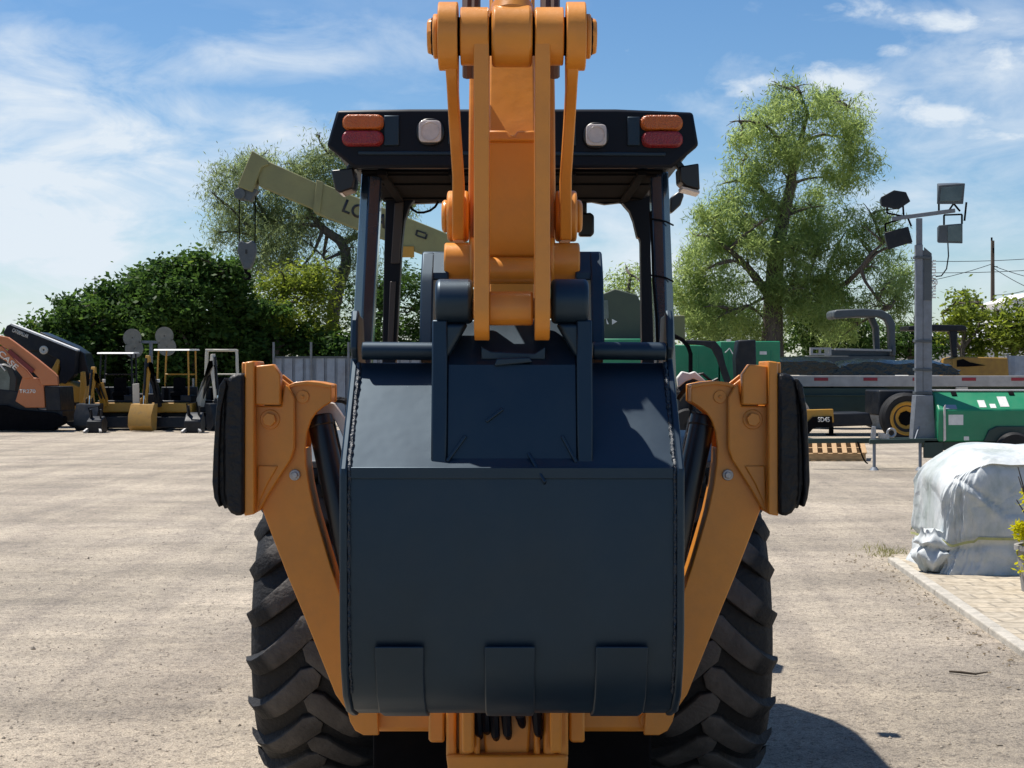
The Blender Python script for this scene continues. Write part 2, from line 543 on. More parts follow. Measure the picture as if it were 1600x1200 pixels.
def tarp_wrinkles(m):
    nt = m.node_tree
    lk = nt.links.new
    N = nt.nodes.new
    b = nt.nodes['Principled BSDF']
    tc = N('ShaderNodeTexCoord')
    nz = N('ShaderNodeTexNoise')
    nz.inputs['Scale'].default_value = 3.5
    nz.inputs['Detail'].default_value = 5
    lk(tc.outputs['Object'], nz.inputs['Vector'])
    mx = N('ShaderNodeMix')
    mx.data_type = 'RGBA'
    mx.inputs['Factor'].default_value = 0.22
    lk(tc.outputs['Object'], mx.inputs['A'])
    lk(nz.outputs['Color'], mx.inputs['B'])
    v = N('ShaderNodeTexVoronoi')
    v.feature = 'DISTANCE_TO_EDGE'
    v.inputs['Scale'].default_value = 3.2
    lk(mx.outputs['Result'], v.inputs['Vector'])
    mr = N('ShaderNodeMapRange')
    mr.inputs['From Max'].default_value = 0.16
    lk(v.outputs['Distance'], mr.inputs['Value'])
    bp = N('ShaderNodeBump')
    bp.inputs['Strength'].default_value = 0.22
    bp.inputs['Distance'].default_value = 0.03
    lk(mr.outputs[0], bp.inputs['Height'])
    old = b.inputs['Normal'].links[0].from_socket
    lk(old, bp.inputs['Normal'])
    lk(bp.outputs[0], b.inputs['Normal'])
    return m


M['tarp'] = tarp_wrinkles(tarp_material())


# ------------------------------------------------------------------ mesh builder
class MB:
    def __init__(self):
        self.bm = bmesh.new()

    def _face(self, vs):
        try:
            return self.bm.faces.new(vs)
        except ValueError:
            return None

    def loft(self, a, b):
        """closed solid between two equal-length 3D polygons"""
        va = [self.bm.verts.new(p) for p in a]
        vb = [self.bm.verts.new(p) for p in b]
        n = len(va)
        self._face(va)
        self._face(vb[::-1])
        for i in range(n):
            j = (i + 1) % n
            self._face((va[j], va[i], vb[i], vb[j]))
        return self

    def prism_y(self, pts, y0, y1):
        return self.loft([(x, y0, z) for x, z in pts], [(x, y1, z) for x, z in pts])

    def prism_x(self, pts, x0, x1):
        return self.loft([(x0, y, z) for y, z in pts], [(x1, y, z) for y, z in pts])

    def prism_z(self, pts, z0, z1):
        return self.loft([(x, y, z0) for x, y in pts], [(x, y, z1) for x, y in pts])

    def box(self, x0, x1, y0, y1, z0, z1):
        return self.prism_z([(x0, y0), (x1, y0), (x1, y1), (x0, y1)], z0, z1)

    def beam(self, p0, p1, w, h, up=(0, 0, 1)):
        p0, p1 = Vector(p0), Vector(p1)
        d = (p1 - p0).normalized()
        s = d.cross(Vector(up))
        if s.length < 1e-4:
            s = d.cross(Vector((0, 1, 0)))
        s.normalize()
        u = s.cross(d).normalized()
        s *= w / 2
        u *= h / 2
        c = lambda p: [p - s - u, p + s - u, p + s + u, p - s + u]
        return self.loft(c(p0), c(p1))

    def cyl(self, p0, p1, r0, r1=None, n=24):
        p0, p1 = Vector(p0), Vector(p1)
        r1 = r0 if r1 is None else r1
        d = (p1 - p0).normalized()
        a = d.orthogonal().normalized()
        b = d.cross(a)
        ring = lambda p, r: [p + (a * math.cos(t) + b * math.sin(t)) * r for t in [2 * math.pi * i / n for i in range(n)]]
        return self.loft(ring(p0, r0), ring(p1, r1))

    def tube(self, pts, r, n=8):
        pts = [Vector(p) for p in pts]
        rs = r if isinstance(r, (list, tuple)) else [r] * len(pts)
        rings = []
        prev = None
        for i, p in enumerate(pts):
            d = (pts[min(i + 1, len(pts) - 1)] - pts[max(i - 1, 0)]).normalized()
            if prev is None:
                a = d.orthogonal().normalized()
            else:
                a = (prev - d * prev.dot(d))
                a = a.normalized() if a.length > 1e-5 else d.orthogonal().normalized()
            prev = a
            b = d.cross(a)
            rings.append([self.bm.verts.new(p + (a * math.cos(2 * math.pi * k / n) + b * math.sin(2 * math.pi * k / n)) * rs[i]) for k in range(n)])
        self._face(rings[0][::-1])
        self._face(rings[-1])
        for q in range(len(rings) - 1):
            for k in range(n):
                j = (k + 1) % n
                self._face((rings[q][k], rings[q][j], rings[q + 1][j], rings[q + 1][k]))
        return self

    def lathe(self, prof, c, axis='x', n=48, closed=True):
        """prof: (radius, offset along axis) loop"""
        c = Vector(c)
        rings = []
        for r, h in prof:
            ring = []
            for k in range(n):
                t = 2 * math.pi * k / n
                u, v = r * math.cos(t), r * math.sin(t)
                o = {'x': (h, u, v), 'y': (u, h, v), 'z': (u, v, h)}[axis]
                ring.append(self.bm.verts.new(c + Vector(o)))
            rings.append(ring)
        m = len(rings)
        for q in range(m if closed else m - 1):
            a, b = rings[q], rings[(q + 1) % m]
            for k in range(n):
                j = (k + 1) % n
                self._face((a[k], a[j], b[j], b[k]))
        if not closed:
            self._face(rings[0][::-1])
            self._face(rings[-1])
        return self

    def grid(self, rows):
        vs = [[self.bm.verts.new(p) for p in r] for r in rows]
        for i in range(len(vs) - 1):
            for j in range(len(vs[0]) - 1):
                self._face((vs[i][j], vs[i][j + 1], vs[i + 1][j + 1], vs[i + 1][j]))
        return self

    def build(self, name, mat, parent=None, bevel=0.0, seg=2, smooth=35):
        bm = self.bm
        if parent is not None:
            o0 = Vector(root_of(parent)['_loc'])
            bmesh.ops.translate(bm, verts=bm.verts, vec=-o0)
        bmesh.ops.recalc_face_normals(bm, faces=bm.faces)
        me = bpy.data.meshes.new(name)
        bm.to_mesh(me)
        bm.free()
        return link_mesh(name, me, mat, parent, bevel, seg, smooth)


def link_mesh(name, me, mat, parent=None, bevel=0.0, seg=2, smooth=35):
    me.materials.append(M[mat] if isinstance(mat, str) else mat)
    if smooth:
        me.polygons.foreach_set('use_smooth', [True] * len(me.polygons))
        me.set_sharp_from_angle(angle=R(smooth))
    o = bpy.data.objects.new(name, me)
    COL.objects.link(o)
    if parent is not None:
        o.parent = parent
    if bevel:
        b = o.modifiers.new('bevel', 'BEVEL')
        b.width = bevel
        b.segments = seg
        b.limit_method = 'ANGLE'
        b.angle_limit = R(40)
        b.harden_normals = False
    return o


def root_of(o):
    while o.parent is not None:
        o = o.parent
    return o


def tag(o, label, cat, group=None, kind=None):
    if label:
        o['label'] = label
    if cat:
        o['category'] = cat
    if group:
        o['group'] = group
    if kind:
        o['kind'] = kind
    return o


ROOTS = []


def thing(name, label, cat, loc=(0, 0, 0), group=None):
    o = bpy.data.objects.new(name, None)
    o.empty_display_size = 0.2
    COL.objects.link(o)
    o.location = loc
    o['_loc'] = tuple(loc)
    ROOTS.append(o)
    return tag(o, label, cat, group)


def single(mb, name, mat, label, cat, group=None, **kw):
    o = mb.build(name, mat, None, **kw)
    return tag(o, label, cat, group)


def structure(mb, name, mat, **kw):
    o = mb.build(name, mat, None, **kw)
    o['kind'] = 'structure'
    return o


def text_part(body, name, mat, parent, c, size, xdir, ydir, depth=0.004, width=None):
    """flat lettering: c is the lower left corner, xdir/ydir the writing axes"""
    cu = bpy.data.curves.new(name, 'FONT')
    cu.body = body
    cu.size = 1.0
    cu.offset = 0.018
    tmp = bpy.data.objects.new(name, cu)
    COL.objects.link(tmp)
    bpy.context.view_layer.update()
    dg = bpy.context.evaluated_depsgraph_get()
    me = bpy.data.meshes.new_from_object(tmp.evaluated_get(dg))
    COL.objects.unlink(tmp)
    bpy.data.objects.remove(tmp)
    bm = bmesh.new()
    bm.from_mesh(me)
    xs = [v.co.x for v in bm.verts]
    ys = [v.co.y for v in bm.verts]
    w0 = max(xs) - min(xs)
    h0 = 0.7
    sx = (width / w0) if width else size / h0
    xd, yd = Vector(xdir).normalized(), Vector(ydir).normalized()
    x0 = min(xs)
    for v in bm.verts:
        v.co = Vector(c) + xd * (v.co.x - x0) * sx + yd * v.co.y * (size / h0)
    nrm = xd.cross(yd) * depth
    r = bmesh.ops.extrude_face_region(bm, geom=list(bm.faces))
    bmesh.ops.translate(bm, verts=[e for e in r['geom'] if isinstance(e, bmesh.types.BMVert)], vec=nrm)
    mb = MB()
    mb.bm.free()
    mb.bm = bm
    return mb.build(name, mat, parent, smooth=0)


def copy_thing(root, loc, rz=0.0, label=None):
    r = root.copy()
    COL.objects.link(r)
    r.location = loc
    r.rotation_euler = (0, 0, rz)
    if label:
        r['label'] = label
    for ch in list(root.children):
        c = ch.copy()
        COL.objects.link(c)
        c.parent = r
        for g in list(ch.children):
            d = g.copy()
            COL.objects.link(d)
            d.parent = c
    return r


# ------------------------------------------------------------------ setting
def build_setting():
    m = MB()
    m.grid([[(x, y, 0) for x in (-400, -60, -20, 20, 60, 400)] for y in (-60, 0, 20, 60, 120, 700)])
    structure(m, 'ground', 'ground', smooth=0)
    # paved strip and its kerb
    kx = lambda y: 3.63 + (y - 14.5) * (3.63 - 3.29) / (14.5 - 9.66)
    y0, y1 = -2.0, 14.9
    m = MB()
    m.prism_z([(kx(y0) + .1, y0), (12, y0), (12, y1), (kx(y1) + .1, y1)], -0.05, 0.035)
    structure(m, 'pavement', 'pavers', smooth=0)
    m = MB()
    yy = y0
    while yy < 14.4:
        ye = min(yy + 0.9, 14.55)
        m.loft([(kx(yy), yy + .006, -.05), (kx(yy) + .1, yy + .006, -.05), (kx(yy) + .1, yy + .006, .052), (kx(yy) + .004, yy + .006, .05)],
               [(kx(ye), ye, -.05), (kx(ye) + .1, ye, -.05), (kx(ye) + .1, ye, .052), (kx(ye) + .004, ye, .05)])
        yy += 0.9
    structure(m, 'kerb', 'kerb', bevel=0.01, smooth=0)
    # loose stones on the yard: nobody could count them
    n = 14000
    v, f = [], []
    base = np.array([(1, 0, 0), (-1, 0, 0), (0, 1, 0), (0, -1, 0), (0, 0, 1), (0, 0, -1)], float)
    fa = [(0, 2, 4), (2, 1, 4), (1, 3, 4), (3, 0, 4), (2, 0, 5), (1, 2, 5), (3, 1, 5), (0, 3, 5)]
    for i in range(n):
        y = 5.5 + 26 * rng.random() ** 1.8
        x = (rng.random() * 2 - 1) * (y * 0.40 + 0.5)
        if x > kx(y) - .02 and y < 15:
            continue
        s = 0.003 + 0.009 * rng.random() ** 3
        if rng.random() < 0.01:
            s *= 1.8
        q = base * (rng.uniform(.6, 1.3, (6, 1))) * np.array([s, s, s * .7])
        a = rng.random() * 6.28
        ca, sa = math.cos(a), math.sin(a)
        k = len(v)
        for p in q:
            v.append((x + p[0] * ca - p[1] * sa, y + p[0] * sa + p[1] * ca, p[2] + s * .25))
        f += [tuple(k + t for t in tri) for tri in fa]
    me = bpy.data.meshes.new('loose_gravel')
    me.from_pydata(v, [], f)
    o = link_mesh('loose_gravel', me, 'stone', smooth=0)
    tag(o, 'small loose stones scattered over the packed yard', 'gravel', kind='stuff')
    # leaf litter along the kerb
    v, f = [], []
    for i in range(300):
        y = 15.2 - 10.5 * rng.random() ** 1.1
        x = kx(min(y, 14.8)) - abs(rng.normal(0, 0.16)) - .02
        if y > 13.6:
            x = 3.5 + rng.normal(0, .22)
        if kx(y) - .01 < x and y < 14.9:
            continue
        s = 0.006 + .012 * rng.random()
        a = rng.random() * 6.28
        d = np.array([math.cos(a), math.sin(a)]) * s
        e = np.array([-d[1], d[0]]) * .5
        k = len(v)
        for c, h in ((-d - e, 0), (d - e, .006), (d + e, .012), (-d + e, .004)):
            v.append((x + c[0], y + c[1], .004 + h))
        f.append((k, k + 1, k + 2, k + 3))
    me = bpy.data.meshes.new('leaf_litter')
    me.from_pydata(v, [], f)
    o = link_mesh('leaf_litter', me, 'litter', smooth=0)
    tag(o, 'dry leaf litter blown along the pale kerb', 'leaf litter', kind='stuff')
    # grass tuft at the kerb end
    v, f = [], []
    for i in range(240):
        x, y = 3.82 + rng.normal(0, .14), 15.25 + rng.normal(0, .28)
        h = .025 + .06 * rng.random()
        a = rng.random() * 6.28
        lx, ly = rng.normal(0, .04), rng.normal(0, .04)
        w = .004
        k = len(v)
        v += [(x - w * math.cos(a), y - w * math.sin(a), 0), (x + w * math.cos(a), y + w * math.sin(a), 0), (x + lx, y + ly, h)]
        f.append((k, k + 1, k + 2))
    me = bpy.data.meshes.new('grass_tuft')
    me.from_pydata(v, [], f)
    o = link_mesh('grass_tuft', me, 'grass', smooth=0)
    tag(o, 'sparse dry grass growing at the end of the kerb', 'grass', kind='stuff')
    # twig
    m = MB()
    a, b = P(1488, 1056, 9.2), P(1543, 1061, 9.2)
    yt = 9.15
    m.tube([(PX(1488, yt), yt + .06, .012), (PX(1503, yt), yt + .0, .018), (PX(1522, yt), yt - .03, .014), (PX(1543, yt), yt, .02)], [.006, .008, .007, .004], 6)
    single(m, 'twig', 'twig', 'thin dark twig lying on the gravel before the paved strip', 'twig')


build_setting()


# ------------------------------------------------------------------ the backhoe loader
def build_backhoe():
    bh = thing('backhoe_loader', 'orange backhoe loader seen from behind, navy digging bucket folded up before its canopy', 'backhoe loader', (0, 6.8, 0))

    # ---- wheels
    def rear_wheel(sx):
        cx, cy, Rt = 0.815 * sx, 6.82, 0.72
        hw = 0.265
        wh = bpy.data.objects.new('wheel', None)
        COL.objects.link(wh)
        wh.parent = bh
        rc = Rt - 0.042
        prof = [(rc - .012, -hw * .55), (rc, -hw * .2), (rc, hw * .2), (rc - .012, hw * .55), (rc - .035, hw * .85), (rc - .085, hw * 1.0), (rc - .19, hw * 1.06),
                (rc - .29, hw * .92), (rc - .33, hw * .8), (rc - .33, -hw * .8), (rc - .29, -hw * .92), (rc - .19, -hw * 1.06), (rc - .085, -hw * 1.0), (rc - .035, -hw * .85)]
        m = MB()
        m.lathe(prof, (cx, cy, Rt), 'x', 72)

        def surf(x):
            ax = abs(x) / hw
            return rc - .012 * min(1, ax / .55) if ax < .55 else rc - .012 - .073 * ((ax - .55) / .45) ** 1.6
        nl = 20
        for side in (-1, 1):
            for k in range(nl):
                th0 = 2 * math.pi * (k + (0.5 if side * sx > 0 else 0.0)) / nl
                top, bot = [], []
                path = []
                for i in range(10):
                    t = i / 9
                    x = side * (hw * 1.02 - t * hw * 1.10)
                    # tread rises towards the middle on the rear face
                    th = th0 + 0.34 * (t ** 1.25)
                    path.append((x, th))
                rows = []
                for i, (x, th) in enumerate(path):
                    t = i / 9
                    w = (0.036 + .012 * t) * (1 if i < 9 else .45) * (1 if i < 8 else 1.05)
                    # direction along path on unrolled surface
                    i0, i1 = max(i - 1, 0), min(i + 1, 9)
                    dx = path[i1][0] - path[i0][0]
                    ds = (path[i1][1] - path[i0][1]) * rc
                    l = math.hypot(dx, ds)
                    nx, ns = -ds / l, dx / l
                    base = max(surf(x), rc - .09)
                    topr = min(Rt - .012 * (1 if abs(x) < hw * .8 else 1.9), base + .042)
                    if abs(x) > hw * .97:
                        topr = base + .018
                    row = []
                    for (o, rr) in ((-w * 1.25, base - .015), (-w, topr - .004), (-w * .8, topr), (w * .8, topr), (w, topr - .004), (w * 1.25, base - .015)):
                        xx = x + nx * o
                        tt = th + ns * o / rc
                        # angle measured from the rear (-Y) upwards
                        row.append((cx + xx, cy - rr * math.cos(tt), Rt + rr * math.sin(tt)))
                    rows.append(row)
                m.grid(rows)
                m.bm.verts.ensure_lookup_table()
                m._face([m.bm.verts[len(m.bm.verts) - 6 + q] for q in range(6)])
                m._face([m.bm.verts[len(m.bm.verts) - 60 + q] for q in range(5, -1, -1)])
        m.build('tyre', 'tyre', wh, smooth=40)
        m = MB()
        m.lathe([(.37, -hw * .8), (.37, hw * .8), (.33, hw * .85), (.33, sx * .03 + .03), (.12, sx * .05 + .03), (.12, sx * .05 - .05), (.33, sx * .03 - .03), (.33, -hw * .85)], (cx, cy, Rt), 'x', 40)
        m.build('rim', 'orange', wh)
    rear_wheel(-1)
    rear_wheel(1)
    for sx in (-1, 1):
        wh = bpy.data.objects.new('wheel', None)
        COL.objects.link(wh)
        wh.parent = bh
        m = MB()
        m.lathe([(.46, -.1), (.46, .1), (.42, .14), (.30, .15), (.27, .12), (.27, -.12), (.30, -.15), (.42, -.14)], (.80 * sx, 8.95, .46), 'x', 40)
        m.build('tyre', 'tyre', wh)
        m = MB()
        m.lathe([(.27, -.12), (.27, .12), (.1, .06), (.1, -.06)], (.80 * sx, 8.95, .46), 'x', 32)
        m.build('rim', 'orange', wh)
    # ---- axles, chassis, hood (beyond the cab)
    m = MB()
    m.cyl((-.6, 6.82, .72), (.6, 6.82, .72), .13)
    m.box(-.28, .28, 6.5, 7.2, .5, .95)
    m.cyl((-.7, 8.95, .46), (.7, 8.95, .46), .08)
    m.box(-.33, .33, 5.75, 9.6, .55, .8)
    m.box(-.52, .52, 5.62, 5.70, .25, .8)
    m.build('chassis', 'matblack', bh, bevel=.01)
    m = MB()
    m.prism_x([(7.7, .85), (7.7, 1.45), (8.3, 1.44), (9.5, 1.32), (9.7, 1.2), (9.7, .8)], -.38, .38)
    m.build('hood', 'orange', bh, bevel=.03)
    m = MB()
    lb = [(y - .25, z + .93) for y, z in ((9.75, .15), (9.8, .75), (10.05, .9), (10.1, .86), (9.86, .68), (9.82, .2), (10.6, .12), (10.6, .1))]
    m.prism_x(lb, -1.02, 1.02)
    for s in (-1.03, 1.01):
        m.prism_x([(9.5, 1.08), (9.55, 1.68), (9.8, 1.83), (10.35, 1.03)], s, s + .02)
    m.build('loader_bucket', 'orange', bh)
    for i in range(7):
        x = -.93 + i * .31
        m = MB()
        m.loft([(x - .04, 10.33, 1.02), (x + .04, 10.33, 1.02), (x + .04, 10.33, 1.07), (x - .04, 10.33, 1.07)], [(x - .025, 10.52, 1.02), (x + .025, 10.52, 1.02), (x + .025, 10.52, 1.03), (x - .025, 10.52, 1.03)])
        m.build('loader_tooth', 'matblack', bh)
    for s in (-1, 1):
        m = MB()
        m.prism_x([(7.7, 1.2), (7.9, 1.3), (8.8, 1.5), (9.52, 1.3), (9.52, 1.15), (8.8, 1.36), (7.8, 1.1)], s * .47 - .035, s * .47 + .035)
        m.build('loader_arm', 'orange', bh, bevel=.006)
    # floor, fenders, seat, console
    m = MB()
    m.box(-.6, .6, 5.95, 7.65, .92, 1.02)
    m.build('cab_floor', 'matblack', bh, bevel=.01)
    for s in (-1, 1):
        m = MB()
        outer = [(7.55, 1.0), (7.5, 1.3), (7.25, 1.52), (6.9, 1.58), (6.4, 1.55), (6.2, 1.48), (6.2, 1.45), (6.4, 1.52), (6.9, 1.55), (7.22, 1.49), (7.46, 1.28), (7.5, 1.0)]
        m.prism_x(outer, s * .58, s * 1.02)
        m.prism_x([(7.5, 1.0), (7.46, 1.28), (7.22, 1.49), (6.9, 1.55), (6.4, 1.52), (6.2, 1.45), (6.2, 1.0)], s * .58, s * .61)
        m.build('fender', 'greymachine', bh, bevel=.006)
    m = MB()
    m.box(-.25, .25, 6.55, 7.0, 1.3, 1.42)
    m.prism_x([(6.95, 1.4), (7.08, 1.4), (7.12, 1.72), (7.03, 1.72)], -.2, .2)
    m.box(-.12, .12, 6.65, 6.9, 1.0, 1.3)
    m.build('seat', 'black', bh, bevel=.03)
    m = MB()
    m.box(-.5, .5, 7.45, 7.65, 1.0, 1.4)
    m.build('dashboard', 'black', bh, bevel=.02)
    m = MB()
    m.cyl((0, 7.42, 1.35), (0, 7.3, 1.52), .025)
    m.lathe([(.17 + .015 * math.cos(t), .015 * math.sin(t)) for t in [i * math.pi / 4 for i in range(8)]], (0, 7.3, 1.53), 'z', 28)
    m.build('steering_wheel', 'black', bh)

    # ---- roof
    Yr, Yf = 6.30, 7.58
    top = L([(526, 172), (640, 170), (962, 170), (1083, 175)], Yr)
    prof = [*top, *L([(1092, 227), (1050, 262), (553, 262), (510, 228)], Yr)]
    m = MB()
    m.prism_y(prof, Yr, Yr + .05)
    inner = [(x * .985, z) for x, z in prof]
    tz = PZ(171, Yr)
    m.loft([(x, Yr + .05, z) for x, z in inner], [(x, Yf - .25, z) for x, z in inner])
    m.loft([(x, Yf - .25, z) for x, z in inner], [(x * .96, Yf, z if z < 2.75 else z - .05) for x, z in inner])
    m.prism_x([(Yf - .01, 2.83), (8.3, 2.855), (8.3, 2.88), (8.2, 2.90), (Yf - .01, 2.905)], -.70, .70)
    m.prism_z([(-.695, 8.302), (.695, 8.302), (.64, 8.55), (.45, 8.95), (-.45, 8.95), (-.64, 8.55)], 2.868, 2.895)
    roof = m.build('roof', 'navydark', bh, bevel=.012)
    # underside framing rails
    m = MB()
    zb = PZ(262, Yr)
    for y in (6.42, 6.75, 7.3):
        m.box(-.62, .62, y, y + .05, zb - .018, zb - .002)
    m.box(-.64, .64, 6.37, 7.5, zb - .010, zb - .0015)
    for x in (-.55, -.25, .25, .55):
        m.box(x - .02, x + .02, 6.35, 7.45, zb - .024, zb - .003)
    m.build('headliner', 'matblack', roof, bevel=.004)
    # tail lamps and work lamps let into the rear fascia

    def stadium(cx, cz, w, h, n=10):
        r = h / 2 * .92
        pts = []
        for (sx, sz, a0) in ((1, 1, 0), (-1, 1, 90), (-1, -1, 180), (1, -1, 270)):
            for i in range(n + 1):
                a = R(a0 + 90 * i / n)
                pts.append((cx + sx * (w / 2 - r) + r * math.cos(a), cz + sz * (h / 2 - r) + r * math.sin(a)))
        return pts
    for (x0, x1, y0, y1, mt, nm, lab) in ((535, 599, 178, 202, 'amber', 'turn_signal', None), (534, 598, 203, 227, 'red', 'tail_lamp', None),
                                     (1002, 1067, 179, 203, 'amber', 'turn_signal', None), (1004, 1067, 204, 229, 'red', 'tail_lamp', None)):
        c = L([((x0 + x1) / 2, (y0 + y1) / 2)], Yr - .03)[0]
        k = Yr / F
        m = MB()
        m.prism_y(stadium(c[0], c[1], (x1 - x0) * k * 1.03, (y1 - y0) * k * 1.03), Yr - .012, Yr + .02)
        m.prism_y(stadium(c[0], c[1], (x1 - x0) * k * .97, (y1 - y0) * k * .95), Yr - .034, Yr - .011)
        m.build(nm, mt, roof, bevel=.008, seg=3)
    for (x0, x1, y0, y1) in ((655, 690, 190, 224), (915, 947, 196, 229)):
        c = L([((x0 + x1) / 2, (y0 + y1) / 2)], Yr)[0]
        w, h = (x1 - x0) * Yr / F, (y1 - y0) * Yr / F
        m = MB()
        m.prism_y(stadium(c[0], c[1], w * 1.25, h * 1.25), Yr - .02, Yr + .01)
        lp = m.build('work_lamp', 'black', roof, bevel=.006)
        m = MB()
        pts = [(c[0] + w / 2 * math.copysign(abs(math.cos(t)) ** .4, math.cos(t)), c[1] + h / 2 * math.copysign(abs(math.sin(t)) ** .4, math.sin(t))) for t in [2 * math.pi * i / 28 for i in range(28)]]
        m.prism_y(pts, Yr - .035, Yr - .019)
        m.lathe([(w * .4, -.006), (w * .43, 0), (w * .4, .006)], (c[0], Yr - .036, c[1]), 'y', 28)
        m.build('lens', 'lampwhite', lp, bevel=.004)
    # recessed panels and seams of the fascia
    m = MB()
    for (x0, x1, y0, y1) in ((600, 624, 181, 228), (980, 1000, 183, 228), (700, 716, 188, 226), (884, 900, 190, 228)):
        m.prism_y(L([(x0, y0), (x1, y0), (x1, y1), (x0, y1)], Yr), Yr - .012, Yr + .01)
    m.prism_y(L([(560, 236), (1040, 238), (1040, 244), (560, 242)], Yr), Yr - .009, Yr + .01)
    m.build('fascia_panel', 'navy', roof, bevel=.004)
    # side work lamps under the roof corners
    for pts, lens in (([(519, 268), (553, 264), (556, 282), (553, 296), (532, 303), (525, 298)], [(519, 268), (532, 303), (536, 303), (523, 267)]),
                      ([(1060, 262), (1090, 257), (1092, 298), (1070, 293), (1061, 284)], [(1064, 292), (1092, 299), (1092, 303), (1066, 296)])):
        m = MB()
        m.prism_y(L(pts, 6.38), 6.34, 6.50)
        sgn = -1 if pts[0][0] < 800 else 1
        c = L([(562 if sgn < 0 else 1048, 250)], 6.42)[0]
        d = L([(545 if sgn < 0 else 1068, 268)], 6.42)[0]
        m.beam((c[0], 6.42, c[1] + .02), (d[0], 6.42, d[1]), .05, .03)
        lp = m.build('side_lamp', 'black', roof, bevel=.006)
        m = MB()
        m.prism_y(L(lens, 6.38), 6.355, 6.49)
        m.build('lens', 'lampwhite', lp)
    # exterior mirror on the right
    m = MB()
    m.prism_y(L([(1046, 310), (1058, 301), (1066, 300), (1067, 308), (1062, 322), (1050, 333), (1045, 333)], 8.2), 8.15, 8.25)
    m.build('side_mirror', 'black', bh, bevel=.01)
    # inner mirror
    m = MB()
    m.prism_y(L([(903, 334), (922, 333), (928, 337), (928, 366), (923, 370), (904, 370)], 7.5), 7.47, 7.52)
    m.prism_y(L([(908, 314), (917, 314), (917, 336), (908, 336)], 7.5), 7.49, 7.51)
    m.build('cab_mirror', 'black', bh, bevel=.01)

    # ---- canopy posts
    def post(top, bot, y0, zt, zb_, name='canopy_post', mat='post', d=.10):
        """top/bot: (outer px, ridge px, inner px) at depth y0"""
        m = MB()

        def sect(o, r_, i, z):
            o, r_, i = PX(o, y0), PX(r_, y0), PX(i, y0)
            return [(i, y0 + .012, z), (r_, y0, z), (o, y0 + .05, z), (o, y0 + d, z), (i, y0 + d, z)]
        m.loft(sect(*top, zt), sect(*bot, zb_))
        return m.build(name, mat, bh, bevel=.006)
    Yp = 6.44
    post((563, 577, 596), (529, 546, 563), Yp, PZ(262, Yr) + .01, 1.02)
    post((1046, 1035, 1017), (1070, 1053, 1034), Yp, PZ(262, Yr) + .01, 1.02)
    Yq = 7.4
    m = MB()
    m.prism_y(L([(603, 300), (650, 308), (640, 322), (632, 345), (628, 380), (616, 610), (596, 610), (600, 400)], Yq), Yq, Yq + .09)
    m.build('canopy_post', 'navydark', bh, bevel=.006)
    m = MB()
    m.prism_y(L([(965, 308), (1016, 300), (1017, 400), (1024, 610), (1004, 610), (1001, 378), (999, 371), (996, 371), (990, 345), (984, 330)], Yq), Yq, Yq + .09)
    m.build('canopy_post', 'navydark', bh, bevel=.006)
    # brown-grey strips: the lit side of a front post put into colour
    m = MB()
    m.prism_y(L([(617, 318), (631, 316), (624, 412), (611, 412)], Yq), Yq - .02, Yq - .002)
    m.prism_y(L([(610, 440), (619, 440), (614, 540), (606, 540)], Yq), Yq - .02, Yq - .002)
    m.build('post_lit_strip', material("brown_lit_strip", (0.055, 0.042, 0.038), None, 6, 0.5), bh, bevel=.003)
    # front header with a soft rounded end above the wind opening
    m = MB()
    zz = PZ(317, Yf)
    m.prism_y(L([(640, 262), (985, 262), (990, 314), (945, 319), (925, 315), (880, 318), (690, 316), (640, 318)], 7.5), 7.5, 7.56)
    m.build('front_header', 'navydark', bh, bevel=.004)
    # cable loop under the header, wires strapped to the right post
    m = MB()
    loop = [(640, 320), (644, 327), (652, 332), (662, 332), (672, 329), (680, 323), (685, 315)]
    m.tube([P(a, b, 7.45) for a, b in loop], .006, 6)
    m.build('cable', 'matblack', bh)
    m = MB()
    m.tube([P(a, b, 6.43) for a, b in ((1016, 330), (1018, 360), (1020, 400), (1021, 440), (1026, 500), (1028, 560))], .006, 6)
    for y in (344, 432):
        m.tube([P(1017, y - 2, 6.425), P(1030, y, 6.425), P(1040, y + 2, 6.43), P(1052, y + 8, 6.47)], .004, 5)
    m.build('wire_harness', 'matblack', bh)

    # ---- rear frame between the stabilizers
    Ys = 5.45
    m = MB()
    beam_p = [(548, 1095), (1046, 1095), (1046, 1128), (1040, 1141), (1028, 1150), (566, 1150), (552, 1141), (545, 1122)]
    m.prism_y(L(beam_p, Ys), Ys + .05, Ys + .16)
    frame = m.build('rear_frame', 'orange', bh, bevel=.02, seg=3)
    for x in (575, 1013):
        m = MB()
        c = P(x, 1124, Ys + .05)
        m.cyl((c.x, Ys + .03, c.z), (c.x, Ys + .1, c.z), .034)
        m.cyl((c.x, Ys + .024, c.z), (c.x, Ys + .1, c.z), .012, n=12)
        m.build('pivot_pin', 'orange', frame, bevel=.004)
    # ---- stabilizers

    def stabilizer(s):
        st = bpy.data.objects.new('stabilizer', None)
        COL.objects.link(st)
        st.parent = bh
        fx = (lambda pts: pts) if s < 0 else (lambda pts: [(1598 - a, b) for a, b in pts][::-1])
        Q = lambda pts: L(fx(pts), Ys)
        leg = [(410, 640), (432, 585), (452, 601), (462, 597), (480, 595), (500, 597), (518, 601), (518, 628), (505, 636), (494, 645), (486, 657), (480, 675), (477, 700),
               (478, 725), (483, 760), (492, 800), (503, 838), (517, 885), (530, 925), (538, 950), (546, 1000), (556, 1070), (590, 1112), (592, 1149), (568, 1149), (555, 1142), (547, 1128), (543, 1112),
               (524, 1085), (508, 1045), (490, 1000), (470, 950), (450, 902), (428, 845), (410, 797)]
        m = MB()
        m.prism_y(Q(leg), Ys, Ys + .022)
        lg = m.build('leg_plate', 'orange', st, bevel=.004)
        # box flanges on both edges of the leg
        m = MB()
